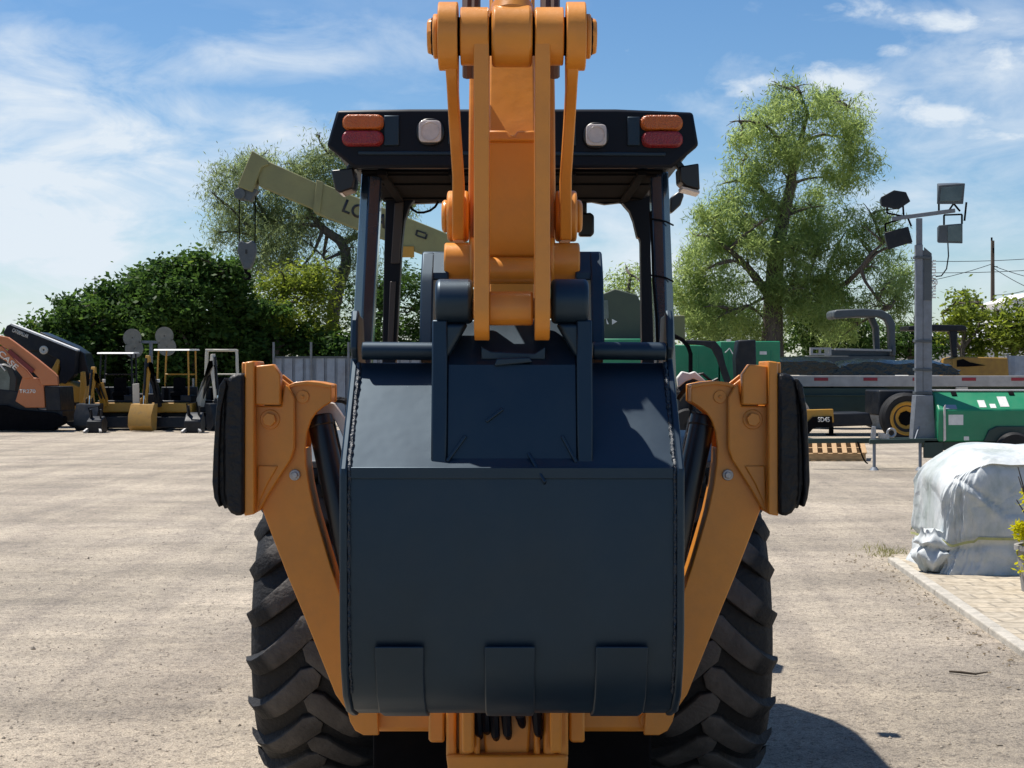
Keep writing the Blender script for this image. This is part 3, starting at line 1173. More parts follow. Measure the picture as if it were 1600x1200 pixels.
        edge = [(410, 797), (428, 845), (450, 902), (470, 950), (490, 1000), (508, 1045), (524, 1085), (543, 1112)]
        inn = [(a + 7, b - 2) for a, b in edge]
        m.prism_y(Q(edge + inn[::-1]), Ys + .024, Ys + .15)
        e2 = [(477, 700), (478, 725), (483, 760), (492, 800), (503, 838), (517, 885), (530, 925), (538, 950), (546, 1000)]
        i2 = [(a - 6, b + 1) for a, b in e2]
        m.prism_y(Q(e2 + i2[::-1]), Ys + .024, Ys + .15)
        e3 = [(452, 601), (462, 597), (480, 595), (500, 597), (518, 601)]
        i3 = [(a, b + 6) for a, b in e3]
        m.prism_y(Q(e3 + i3[::-1]), Ys - .012, Ys + .12)
        m.prism_y(Q([(512, 603), (518, 603), (518, 628), (512, 630)]), Ys + .024, Ys + .11)
        m.prism_y(Q(leg), Ys + .152, Ys + .17)
        m.build('leg_flange', 'orange', st, bevel=.003)
        # raised foot bracket
        m = MB()
        br = [(402, 634), (441, 634), (446, 600), (452, 604), (462, 622), (462, 700), (456, 718), (443, 738), (424, 768), (408, 797), (394, 800), (391, 790), (391, 590)]
        m.prism_y(Q(br), Ys - .028, Ys - .002)
        m.prism_y(Q([(403, 572), (431, 569), (442, 585), (442, 632), (403, 632)]), Ys - .06, Ys - .002)
        m.prism_y(Q([(389, 566), (403, 564), (404, 800), (388, 803)]), Ys - .085, Ys + .14)
        m.prism_y(Q([(376, 566), (388, 566), (388, 584), (376, 584)]), Ys + .02, Ys + .12)
        m.prism_y(Q([(405, 726), (437, 727), (421, 755), (403, 794)]), Ys - .036, Ys - .02)
        fb = m.build('foot_bracket', 'orange', st, bevel=.005)
        # bolts
        c = Q([(424, 655)])[0]
        m = MB()
        m.cyl((c[0], Ys - .034, c[1]), (c[0], Ys - .02, c[1]), .036, .036)
        m.cyl((c[0], Ys - .055, c[1]), (c[0], Ys - .03, c[1]), .026, .024, n=6)
        m.build('bolt', 'orange', fb, bevel=.003)
        c = Q([(461, 742)])[0]
        m = MB()
        m.cyl((c[0], Ys - .012, c[1]), (c[0], Ys + .01, c[1]), .02, n=20)
        m.cyl((c[0], Ys - .022, c[1]), (c[0], Ys + .01, c[1]), .013, n=6)
        m.build('bolt', 'steel', lg, bevel=.002)
        c = Q([(473, 620)])[0]
        m = MB()
        m.cyl((c[0], Ys - .006, c[1]), (c[0], Ys + .01, c[1]), .024, n=20)
        m.cyl((c[0], Ys - .012, c[1]), (c[0], Ys + .01, c[1]), .006, n=10)
        m.build('boss', 'orange', lg, bevel=.002)
        # pad: steel plate with rubber layers
        pad = [(389, 583), (378, 583), (368, 587), (362, 596), (359, 612), (357, 650), (356, 720), (357, 770), (361, 788), (368, 798), (377, 802), (389, 801)]
        m = MB()
        m.prism_y(Q(pad), Ys - .10, Ys + .33)
        pd = m.build('pad', 'rubber', st, bevel=.012)
        m = MB()
        wob = lambda y: random.uniform(-1.2, 1.2)
        mid = [(362, 596), (357, 604), (353, 640), (350, 700), (349, 755), (352, 780), (359, 792)]
        m.prism_y(Q([(a + wob(b), b) for a, b in mid] + [(364, 790), (362, 760), (361, 700), (362, 640), (366, 600)]), Ys - .085, Ys + .32)
        outr = [(360, 590), (353, 602), (347, 640), (344, 700), (342, 750), (344, 774), (350, 788), (354, 788)]
        m.prism_y(Q([(a + wob(b), b) for a, b in outr] + [(350, 765), (351, 700), (354, 640), (362, 602)]), Ys - .11, Ys + .34)
        m.build('pad_tread', 'rubber', pd, bevel=.01)
        # lift cylinder on the inner side
        a = P(*fx([(499, 655)])[0], Ys + .10)
        b = P(*fx([(552, 900)])[0], Ys + .0)
        m = MB()
        m.cyl(a, b, .046, n=28)
        d = (b - a).normalized()
        m.cyl(a - d * .012, a + d * .03, .05, n=28)
        cy = m.build('lift_cylinder', 'black', st, bevel=.006)
        m = MB()
        off = Vector((.035 * -s, .06, 0))
        m.tube([a + off + d * .0, a + off + d * .4, b + off], .014, 8)
        m.build('hose', 'rubber', cy)
        m = MB()
        if s < 0:
            m.prism_y(L([(488, 642), (496, 634), (508, 629), (516, 631), (526, 645), (537, 662), (541, 690), (536, 700), (527, 678), (518, 660), (509, 650), (490, 653)], Ys), Ys + .12, Ys + .16)
        else:
            m.prism_y(L([(1058, 590), (1066, 580), (1078, 583), (1086, 580), (1106, 598), (1100, 600), (1084, 592), (1072, 596), (1060, 606)], Ys + .2), Ys + .2, Ys + .24)
        m.build('cylinder_bracket', 'white', st, bevel=.004)
        m = MB()
        if s < 0:
            m.tube([P(510, 626, Ys + .2), P(522, 624, Ys + .2), P(535, 625, Ys + .2), P(550, 632, Ys + .2)], .012, 8)
        else:
            m.tube([P(1056, 622, Ys + .22), P(1068, 606, Ys + .22), P(1082, 594, Ys + .22), P(1090, 600, Ys + .22)], .022, 8)
            m.tube([P(1088, 586, Ys + .26), P(1098, 584, Ys + .26), P(1112, 596, Ys + .26), P(1122, 592, Ys + .26)], .006, 6)
        m.build('hose', 'rubber', st)
    stabilizer(-1)
    stabilizer(1)

    # ---- swing casting below the bucket
    Yc = 5.25
    m = MB()
    c_ = lambda p: L(p, Yc)
    m.prism_y(c_([(697, 1060), (888, 1060), (888, 1170), (884, 1200), (874, 1215), (712, 1215), (700, 1200), (697, 1170)]), Yc + .055, Yc + .3)
    for s0, s1 in ((697, 713), (717, 736), (740, 750), (834, 844), (849, 868), (872, 888)):
        m.prism_y(c_([(s0, 1050), (s1, 1050), (s1, 1180), ((s0 + s1) / 2 + 3, 1196), (s0, 1186)]), Yc, Yc + .11)
    m.prism_y(c_([(697, 1178), (888, 1178), (886, 1200), (872, 1222), (714, 1222), (700, 1200)]), Yc - .02, Yc + .11)
    m.prism_y(c_([(752, 1100), (832, 1100), (826, 1188), (758, 1188)]), Yc + .022, Yc + .11)
    m.build('swing_casting', 'orange', bh, bevel=.012, seg=3)
    for a, b in ((669, 694), (890, 914)):
        m = MB()
        m.prism_y(c_([(a, 1112), (b, 1112), (b, 1163), (a + 3, 1163), (a, 1158)]), Yc + .02, Yc + .16)
        m.build('stop_block', 'orange', frame, bevel=.008)
    for i, x in enumerate((745, 757, 771, 790, 812, 838)):
        m = MB()
        hgt = (1158, 1152, 1162, 1160, 1142, 1158)[i]
        m.tube([P(x, 1085, Yc - .02), P(x + 1, 1120, Yc - .025), P(x + 3, hgt - 14, Yc - .01), P(x + 5, hgt - 6, Yc + .04)], [.018, .018, .016, .010], 8)
        m.build('hydraulic_hose', 'navydark', bh)

    # ---- boom behind the dipper, with its foot in the swing tower
    m = MB()
    m.prism_x([(5.22, 1.0), (5.45, .95), (5.62, 1.4), (5.82, 2.2), (5.88, 3.2), (5.82, 4.15), (5.64, 4.25), (5.62, 3.1), (5.52, 2.2), (5.30, 1.4)], -.085, .085)
    m.build('boom', 'orange', bh, bevel=.008)
    m = MB()
    m.prism_x([(5.12, .55), (5.5, .5), (5.55, 1.2), (5.4, 1.35), (5.2, 1.3), (5.1, 1.0)], -.17, -.13)
    m.prism_x([(5.12, .55), (5.5, .5), (5.55, 1.2), (5.4, 1.35), (5.2, 1.3), (5.1, 1.0)], .13, .17)
    m.cyl((-.2, 5.33, 1.2), (.2, 5.33, 1.2), .045)
    m.build('swing_tower', 'orange', bh, bevel=.008)
    # ---- dipper
    m = MB()
    Yd = 4.72
    hw = 38 * 4.75 / F
    # lower cast section, then the upper section leaning away
    z1 = PZ(218, 4.66)
    m.prism_x([(4.74, PZ(400, 4.74)), (4.70, PZ(345, 4.7)), (4.69, PZ(272, 4.69)), (4.655, PZ(222, 4.655)), (4.67, PZ(216, 4.67)), (4.80, z1 + .02), (5.0, z1), (5.02, 2.3), (4.9, 2.14)], -hw, hw)
    m.prism_x([(4.75, z1 - .1), (4.76, z1 + .01), (5.20, 3.30), (5.46, 4.3), (5.62, 4.3), (5.38, 3.3), (5.1, 2.5), (5.0, 2.3)], -hw + .004, hw - .004)
    # outer side plates of the upper dipper, visible between the links
    for s in (-1, 1):
        m.prism_x([(4.93, PZ(390, 4.9)), (4.90, PZ(300, 4.9)), (4.97, 2.75), (5.20, 3.25), (5.46, 4.3), (5.62, 4.3), (5.36, 3.2), (5.06, 2.3)], s * .122, s * .142)
        m.prism_x([(4.86, PZ(398, 4.86)), (4.90, PZ(318, 4.9)), (4.98, 2.45), (5.0, 2.2)], s * .088, s * .122)
    dip = m.build('dipper', 'orange', bh, bevel=.006)
    m = MB()
    m.prism_y(L([(761, 206), (792, 206), (798, 214), (804, 214), (808, 207), (840, 206), (840, 222), (761, 222)], 4.66), 4.63, 4.70)
    m.build('ledge_plate', 'orange', dip, bevel=.006)
    # dipper nose: hinge tube and bosses
    m = MB()
    c = P(800, 423, 4.72)
    m.cyl((-hw - .004, c.y, c.z), (hw + .004, c.y, c.z), .042, n=32)
    for s in (-1, 1):
        m.cyl((s * .126, 4.76, PZ(410, 4.76)), (s * .213, 4.76, PZ(410, 4.76)), .062, n=32)
        m.cyl((s * .12, 4.76, PZ(410, 4.76)), (s * .132, 4.76, PZ(410, 4.76)), .08, n=32)
    m.build('hinge_boss', 'orange', dip, bevel=.008)
    m = MB()
    for s in (-1, 1):
        cz = PZ(338, 4.85)
        m.cyl((s * .14, 4.85, cz), (s * .208, 4.85, cz), .082, n=32)
        m.cyl((s * .207, 4.85, cz), (s * .226, 4.85, cz), .055, .05, n=32)
    m.build('link_boss', 'orange', dip, bevel=.008)
    # ---- bucket linkage
    Yl = 4.36
    zt = PZ(57, Yl)
    k = Yl / F
    for s in (-1, 1):
        # outer (dipper) link: boss then a bar going down and inwards
        m = MB()
        m.cyl((s * 84 * k, Yl, zt), (s * 114.5 * k, Yl, zt), .098, n=40)
        a0, a1 = s * 84 * k, s * 106 * k
        b0, b1 = s * 72 * 4.82 / F, s * 93 * 4.82 / F
        bar = lambda xa, xb, y, z, h: [(xa, y - h, z + .0), (xb, y - h, z + .0), (xb, y + h, z + .0), (xa, y + h, z + .0)]
        pts = [(Yl + .00, zt - .02, 84, 106, Yl, .088), (4.45, PZ(135, 4.45), 84, 101, 4.45, .075), (4.58, PZ(190, 4.58), 81, 98, 4.58, .066), (4.70, PZ(280, 4.70), 75, 92, 4.7, .066), (4.82, PZ(378, 4.82), 74, 92, 4.82, .075)]
        secs = []
        for i in range(4):
            p, q = pts[i], pts[i + 1]
            for f in (0, .25, .5, .75) + ((1,) if i == 3 else ()):
                y, z, a, b, D, h = [p[t] * (1 - f) + q[t] * f for t in range(6)]
                secs.append(bar(s * a * D / F, s * b * D / F, y, z, h))
        rings = [[m.bm.verts.new(v) for v in sc] for sc in secs]
        for i in range(len(rings) - 1):
            for k_ in range(4):
                j_ = (k_ + 1) % 4
                m._face((rings[i][k_], rings[i][j_], rings[i + 1][j_], rings[i + 1][k_]))
        m._face(rings[0])
        m._face(rings[-1][::-1])
        m.build('dipper_link', 'orange', bh, bevel=.004)
        # inner (bucket) link
        m = MB()
        m.cyl((s * 36.5 * k, Yl, zt), (s * 80 * k, Yl, zt), .083, n=40)
        yl2, zl2 = 4.40, PZ(485, 4.40)
        ring = []
        for i in range(13):
            t = math.pi * i / 12
            ring.append((Yl + .08 * math.cos(t), zt + .08 * math.sin(t)))
        prof = [(Yl + .078, zt), *ring[1:-1], (Yl - .078, zt), (4.31, 2.55), (yl2 - .086, zl2 + .02)]
        for i in range(13):
            t = math.pi + math.pi * i / 12
            prof.append((yl2 + .088 * math.cos(t), zl2 + .088 * math.sin(t)))
        prof += [(4.50, 2.5)]
        m.prism_x(prof, s * 35.5 * k, s * 59 * k)
        m.build('bucket_link', 'orange', bh, bevel=.003)
    m = MB()
    m.cyl((-126 * k, Yl, zt), (126 * k, Yl, zt), .055, n=32)
    pin = m.build('link_pin', 'matblack', bh, bevel=.006)
    for s in (-1, 1):
        m = MB()
        m.cyl((s * 114.6 * k, Yl, zt), (s * 123 * k, Yl, zt), .064, n=32)
        m.cyl((s * 122 * k, Yl, zt), (s * 132 * k, Yl, zt), .056, .05, n=8)
        m.build('pin_cap', 'orange', pin, bevel=.005)
    # cylinder rod eye, rod and barrel
    m = MB()
    m.cyl((-31.5 * k, Yl, zt), (31.5 * k, Yl, zt), .088, n=40)
    m.cyl((0, Yl + .01, zt + .05), (0, Yl + .03, zt + .10), .066, .06, n=32)
    eye = m.build('rod_eye', 'orange', bh, bevel=.01)
    m = MB()
    m.cyl((0, Yl + .015, zt + .06), (0, 4.86, 3.85), .056, n=32)
    m.build('cylinder_rod', 'chrome', bh)
    m = MB()
    m.cyl((0, 4.50, 3.08), (0, 5.10, 4.5), .085, n=32)
    m.cyl((0, 4.48, 3.04), (0, 4.53, 3.16), .1, n=32)
    m.build('cylinder_barrel', 'orange', bh, bevel=.006)
    for x in (-69, -58, 53, 66):
        m = MB()
        m.tube([P(800 + x, -80, 4.8), P(800 + x, -20, 4.75), P(800 + x, 18, 4.72), P(800 + x, 120, 4.85)], .018, 8)
        m.build('hydraulic_hose', material("brown_hose", (0.10, 0.045, 0.03), None, 9, 0.5) if 'brown_hose' not in bpy.data.materials else bpy.data.materials['brown_hose'], bh)
    # lower pin tube between the bucket links
    m = MB()
    cz = PZ(482, 4.42)
    m.cyl((-37 * k, 4.42, cz), (33 * k, 4.42, cz), .050, n=32)
    m.cyl((-120 * k, 4.42, cz), (120 * k, 4.42, cz), .03, n=24)
    m.build('bucket_pin', 'orange', bh, bevel=.006)

    # ---- bucket
    bk = bpy.data.objects.new('bucket', None)
    COL.objects.link(bk)
    bk.parent = bh
    Yb = 4.30
    W = 258 * Yb / F
    zc = PZ(733, Yb)
    shell = [(4.60, PZ(566, 4.6)), (Yb + .004, zc + .004), (Yb, zc - .02), (Yb, PZ(900, Yb)), (Yb + .006, PZ(985, Yb)), (Yb + .03, PZ(1045, Yb + .03)), (Yb + .075, PZ(1085, Yb + .075)),
             (Yb + .15, PZ(1108, Yb + .15)), (Yb + .30, PZ(1114, Yb + .3)), (5.0, .80)]
    th = .02
    inner = [(y + th * 1.2, z + (th if i > 5 else 0)) for i, (y, z) in enumerate(shell)]
    inner[0] = (4.62, PZ(572, 4.62))
    m = MB()
    n = 6
    rows = []
    # width varies slightly with depth so the sides taper
    wat = lambda y, z: W - (.0 if z < zc else (z - zc) * .012)
    m.loft([(-wat(y, z), y, z) for y, z in shell + inner[::-1]], [(wat(y, z), y, z) for y, z in shell + inner[::-1]])
    m.build('bucket_shell', 'navy', bk, bevel=.005, smooth=30)
    # side plates
    for s in (-1, 1):
        m = MB()
        side = [(4.60, PZ(566, 4.6) + .01), (Yb - .012, zc + .002), (Yb - .014, zc - .02), (Yb - .012, PZ(985, Yb)), (Yb + .018, PZ(1047, Yb)), (Yb + .065, PZ(1088, Yb + .07)),
                (Yb + .15, PZ(1112, Yb + .15)), (Yb + .3, PZ(1118, Yb + .3)), (5.0, .79), (5.06, .95), (4.98, 1.6), (4.76, 2.02), (4.66, PZ(492, 4.66)), (4.62, PZ(484, 4.62)), (4.585, PZ(500, 4.585)), (4.57, PZ(545, 4.57))]
        m.prism_x(side, s * (W - .002), s * (W + .020))
        m.build('side_plate', 'navy', bk, bevel=.006)
        # weld bead down the edge
        m = MB()
        pts = [(4.585, PZ(568, 4.585)), (4.45, (PZ(568, 4.585) + zc) / 2), (Yb - .004, zc), (Yb - .006, PZ(850, Yb)), (Yb, PZ(985, Yb)), (Yb + .026, PZ(1045, Yb)), (Yb + .07, PZ(1084, Yb + .07))]
        path = []
        for i in range(len(pts) - 1):
            for t in np.linspace(0, 1, 24, endpoint=False):
                y = pts[i][0] * (1 - t) + pts[i + 1][0] * t
                z = pts[i][1] * (1 - t) + pts[i + 1][1] * t
                path.append((s * (W - .006 + random.uniform(-.0015, .0015)), y + random.uniform(-.001, .001), z))
        m.tube(path, [(.0065 + .0015 * math.sin(i * 1.9) if i < 48 else .0045 + .0006 * math.sin(i * .9)) + random.uniform(0, .0015 if i < 48 else .0004) for i in range(len(path))], 7)
        m.build('weld_bead', 'weld', bk)
    # rolled tube along the top edge, in two lengths either side of the hinge brackets
    for s, a, b in ((-1, 566, 684), (1, 926, 1040)):
        m = MB()
        m.cyl(P(a, 548, 4.58), P(b, 549, 4.58), .0275, n=28)
        m.build('top_tube', 'navy', bk, bevel=.004)
    # fold line strip at the top of the back plate
    m = MB()
    m.prism_x([(Yb - .006, zc + .006), (Yb - .006, zc - .028), (Yb + .004, zc - .028), (Yb + .004, zc + .006)], -W + .01, W - .01)
    m.build('edge_strip', 'navy', bk, bevel=.003)
    # hinge brackets: two ears on the sloping plate, with round bosses on top
    yy0 = 4.42
    for s in (-1, 1):
        m = MB()
        x0, x1 = s * 124 * 4.42 / F, s * 100 * 4.42 / F
        ear = [(4.319, zc + .012), (4.342, PZ(650, 4.342)), (4.372, PZ(570, 4.372)), (4.385, PZ(500, 4.385)), (4.50, PZ(500, 4.5)), (4.62, PZ(560, 4.6)), (4.60, 1.8), (4.42, 1.62)]
        m.prism_x(ear, x0, x1)
        m.build('bucket_ear', 'navy', bk, bevel=.005)
        m = MB()
        m.cyl((s * 61 * 4.42 / F, 4.42, PZ(471, 4.42)), (s * 119 * 4.42 / F, 4.42, PZ(471, 4.42)), .066, n=40)
        m.prism_y(L([(800 + s * 121, 505), (800 + s * 68, 505), (800 + s * 100, 560), (800 + s * 121, 560)], 4.42), 4.39, 4.47)
        m.build('ear_boss', 'navy', bk, bevel=.014, seg=4)
        # rear ear, its broad top catching the light
        m = MB()
        xa, xb = s * 141 * 4.75 / F, s * 121 * 4.75 / F
        re = [(4.62, PZ(545, 4.62)), (4.68, PZ(440, 4.68)), (4.70, PZ(426, 4.70)), (4.768, PZ(394, 4.768)), (4.93, PZ(398, 4.93)), (4.90, 1.95), (4.75, 1.85)]
        m.prism_x(re, xa, xb)
        m.prism_x([(4.70, PZ(438, 4.70)), (4.703, PZ(426, 4.703)), (4.772, PZ(393, 4.772)), (4.90, PZ(394, 4.90)), (4.90, PZ(430, 4.9)), (4.76, PZ(436, 4.76))], s * 140.5 * 4.75 / F, s * 98 * 4.75 / F)
        m.build('bucket_ear', 'navy', bk, bevel=.006)
    # web between the ears: back plate, cross plate, gussets, a bar shaped as a reflection
    m = MB()
    m.prism_x([(4.325, zc + .012), (4.352, PZ(650, 4.352)), (4.385, PZ(570, 4.385)), (4.44, PZ(545, 4.44)), (4.50, PZ(500, 4.50)), (4.56, PZ(500, 4.56)), (4.56, 1.85), (4.42, 1.63)], -100 * 4.42 / F, 100 * 4.42 / F)
    m.build('bucket_web', 'navy', bk, bevel=.004)
    m = MB()
    m.prism_y(L([(752, 541), (768, 549), (835, 552), (852, 541), (852, 562), (752, 562)], 4.42), 4.40, 4.5)
    m.prism_y(L([(776, 560), (828, 558), (832, 566), (772, 572)], 4.39), 4.372, 4.5)
    m.build('cross_plate', 'navy', bk, bevel=.004)
    for a, b in (((728, 682), (699, 722)), ((878, 682), (900, 724)), ((826, 710), (852, 756)), ((760, 660), (786, 640))):  # third bar stands in for a reflection, the first two are gussets
        m = MB()
        zz = lambda q: 4.327 + .062 * (733 - q[1]) / 163 if q[1] < 733 else 4.296
        m.beam(P(*a, zz(a)), P(*b, zz(b)), .009, .03, up=(0, -1, 0.3))
        m.build('gusset_reflection_bar', 'navy', bk, bevel=.002)
    # wear pads round the lower curve
    for x0, x1 in ((585, 662), (757, 836), (931, 1013)):
        m = MB()
        y_ = Yb
        strip = [(Yb - .009, PZ(1010, Yb)), (Yb + .018, PZ(1047, Yb)), (Yb + .066, PZ(1089, Yb + .066)), (Yb + .147, PZ(1113, Yb + .147)), (Yb + .32, PZ(1119, Yb + .32)),
                 (Yb + .32, PZ(1112, Yb + .32)), (Yb + .15, PZ(1104, Yb + .15)), (Yb + .08, PZ(1082, Yb + .08)), (Yb + .03, PZ(1042, Yb + .03)), (Yb + .006, PZ(1010, Yb))]
        m.prism_x(strip, PX(x0, Yb), PX(x1, Yb))
        m.build('wear_pad', 'navy', bk, bevel=.004)
    m = MB()
    m.prism_x([(4.95, .79), (5.08, .82), (5.08, .85), (4.95, .83)], -W + .02, W - .02)
    m.build('cutting_edge', 'navy', bk)
    for i in range(5):
        x = -W + .06 + i * (2 * W - .12) / 4
        m = MB()
        m.loft([(x - .03, 5.02, .80), (x + .03, 5.02, .80), (x + .03, 5.02, .87), (x - .03, 5.02, .87)], [(x - .02, 5.16, .93), (x + .02, 5.16, .93), (x + .02, 5.16, .945), (x - .02, 5.16, .945)])
        m.build('tooth', 'navy', bk, bevel=.004)


build_backhoe()


# ------------------------------------------------------------------ vegetation
def bez(a, b, c, n=8):
    return [a * (1 - t) ** 2 + b * 2 * t * (1 - t) + c * t * t for t in [i / (n - 1) for i in range(n)]]


def leaf_cloud(blobs, leaf, droop, seed, per_clump=46, clump_r=0.42, gap=0.0):
    """blobs: (centre, (rx, ry, rz), clumps). leaves are small quads hung in sprays; returns verts, faces"""
    g = np.random.default_rng(seed)
    V, Fc = [], []
    l0, w0 = leaf
    for c, r, ncl in blobs:
        c = np.array(c)
        r = np.array(r)
        # clump centres, more of them near the surface
        d = g.normal(size=(ncl, 3))
        d /= np.linalg.norm(d, axis=1)[:, None]
        rad = g.random(ncl) ** 0.45
        cc = c + d * rad[:, None] * r
        for q in cc:
            size = clump_r * g.uniform(.55, 1.35)
            n = int(per_clump * g.uniform(.5, 1.3))
            off = g.normal(size=(n, 3)) * size * np.array([.55, .55, .42])
            pos = q + off
            pos[:, 2] -= droop * np.abs(g.normal(size=n)) * size
            ax = g.normal(size=(n, 3))
            ax[:, 2] = ax[:, 2] * .5 - droop * 1.2
            ax /= np.linalg.norm(ax, axis=1)[:, None]
            up = g.normal(size=(n, 3))
            sd = np.cross(ax, up)
            sd /= np.linalg.norm(sd, axis=1)[:, None] + 1e-9
            l = l0 * g.uniform(.6, 1.4, n)[:, None]
            w = w0 * g.uniform(.6, 1.4, n)[:, None]
            a = pos - ax * l * .5
            b = pos + sd * w * .5
            e = pos + ax * l * .5
            f = pos - sd * w * .5
            k = len(V) * 1
            V.append(np.stack([a, b, e, f], axis=1).reshape(-1, 3))
    V = np.concatenate(V)
    nq = len(V) // 4
    return V, nq


def tree(name, label, trunk, limbs, blobs, mat, leaf, droop, seed, group=None, cat='tree', per_clump=46, clump_r=.42, twigs=2, base=None, trunk_r=.3, bark='bark'):
    """trunk: list of (x,y,z,r); limbs: lists of (x,y,z,r); blobs as in leaf_cloud"""
    base = base or (trunk[0][0], trunk[0][1], 0)
    t = thing(name, label, cat, base, group)
    m = MB()
    m.tube([p[:3] for p in trunk], [p[3] for p in trunk], 12)
    for lb in limbs:
        m.tube([p[:3] for p in lb], [p[3] for p in lb], 8)
    rr = random.Random(seed)
    nodes = [Vector(p[:3]) for p in trunk[len(trunk) // 2:]] + [Vector(p[:3]) for lb in limbs for p in lb[1:]]
    for c, r, ncl in blobs:
        c = Vector(c)
        for k in range(twigs):
            tgt = c + Vector((rr.uniform(-.8, .8) * r[0], rr.uniform(-.6, .6) * r[1], rr.uniform(-.5, .8) * r[2]))
            s = min(nodes, key=lambda q: (q - tgt).length + max(0, q.z - tgt.z) * 1.5)
            mid = s.lerp(tgt, .5) + Vector((rr.uniform(-.3, .3), rr.uniform(-.3, .3), .12 * (tgt - s).length))
            pts = bez(s, mid, tgt, 7)
            r0 = min(.05 + .018 * (tgt - s).length, .14)
            m.tube(pts, [r0 * (1 - .85 * i / 6) for i in range(7)], 6)
            if k == 0:
                nodes.append(pts[4])
            for q in range(2):
                e = pts[4 + q % 2] + Vector((rr.uniform(-.5, .5) * r[0], rr.uniform(-.4, .4) * r[1], rr.uniform(-.3, .5) * r[2]))
                p3 = bez(pts[4], pts[4].lerp(e, .5) + Vector((0, 0, .1)), e, 5)
                m.tube(p3, [.028, .022, .017, .012, .007], 5)
    m.build('trunk', bark, t, smooth=60)
    V, nq = leaf_cloud(blobs, leaf, droop, seed, per_clump, clump_r)
    V = V - np.array(base)
    me = bpy.data.meshes.new('crown')
    me.from_pydata(V.tolist(), [], [(4 * i, 4 * i + 1, 4 * i + 2, 4 * i + 3) for i in range(nq)])
    link_mesh('crown', me, mat, t, smooth=0)
    return t


def blobset(lst, Y, depth=1.0, dens=1.0):
    """(px, py, rx px, ry px, clumps[, dy]) -> blobs at depth Y"""
    k = Y / F
    out = []
    for b in lst:
        dy = b[5] if len(b) > 5 else random.uniform(-1.2, 1.2)
        c = P(b[0], b[1], Y)
        out.append(((c.x, c.y + dy, c.z), (b[2] * k, min(b[2], b[3] * 1.5) * k * depth, b[3] * k), max(3, int(b[4] * dens))))
    return out


def pts_at(lst, Y):
    return [(*P(a, b, Y + (d if d else 0)), r) for a, b, d, r in lst]


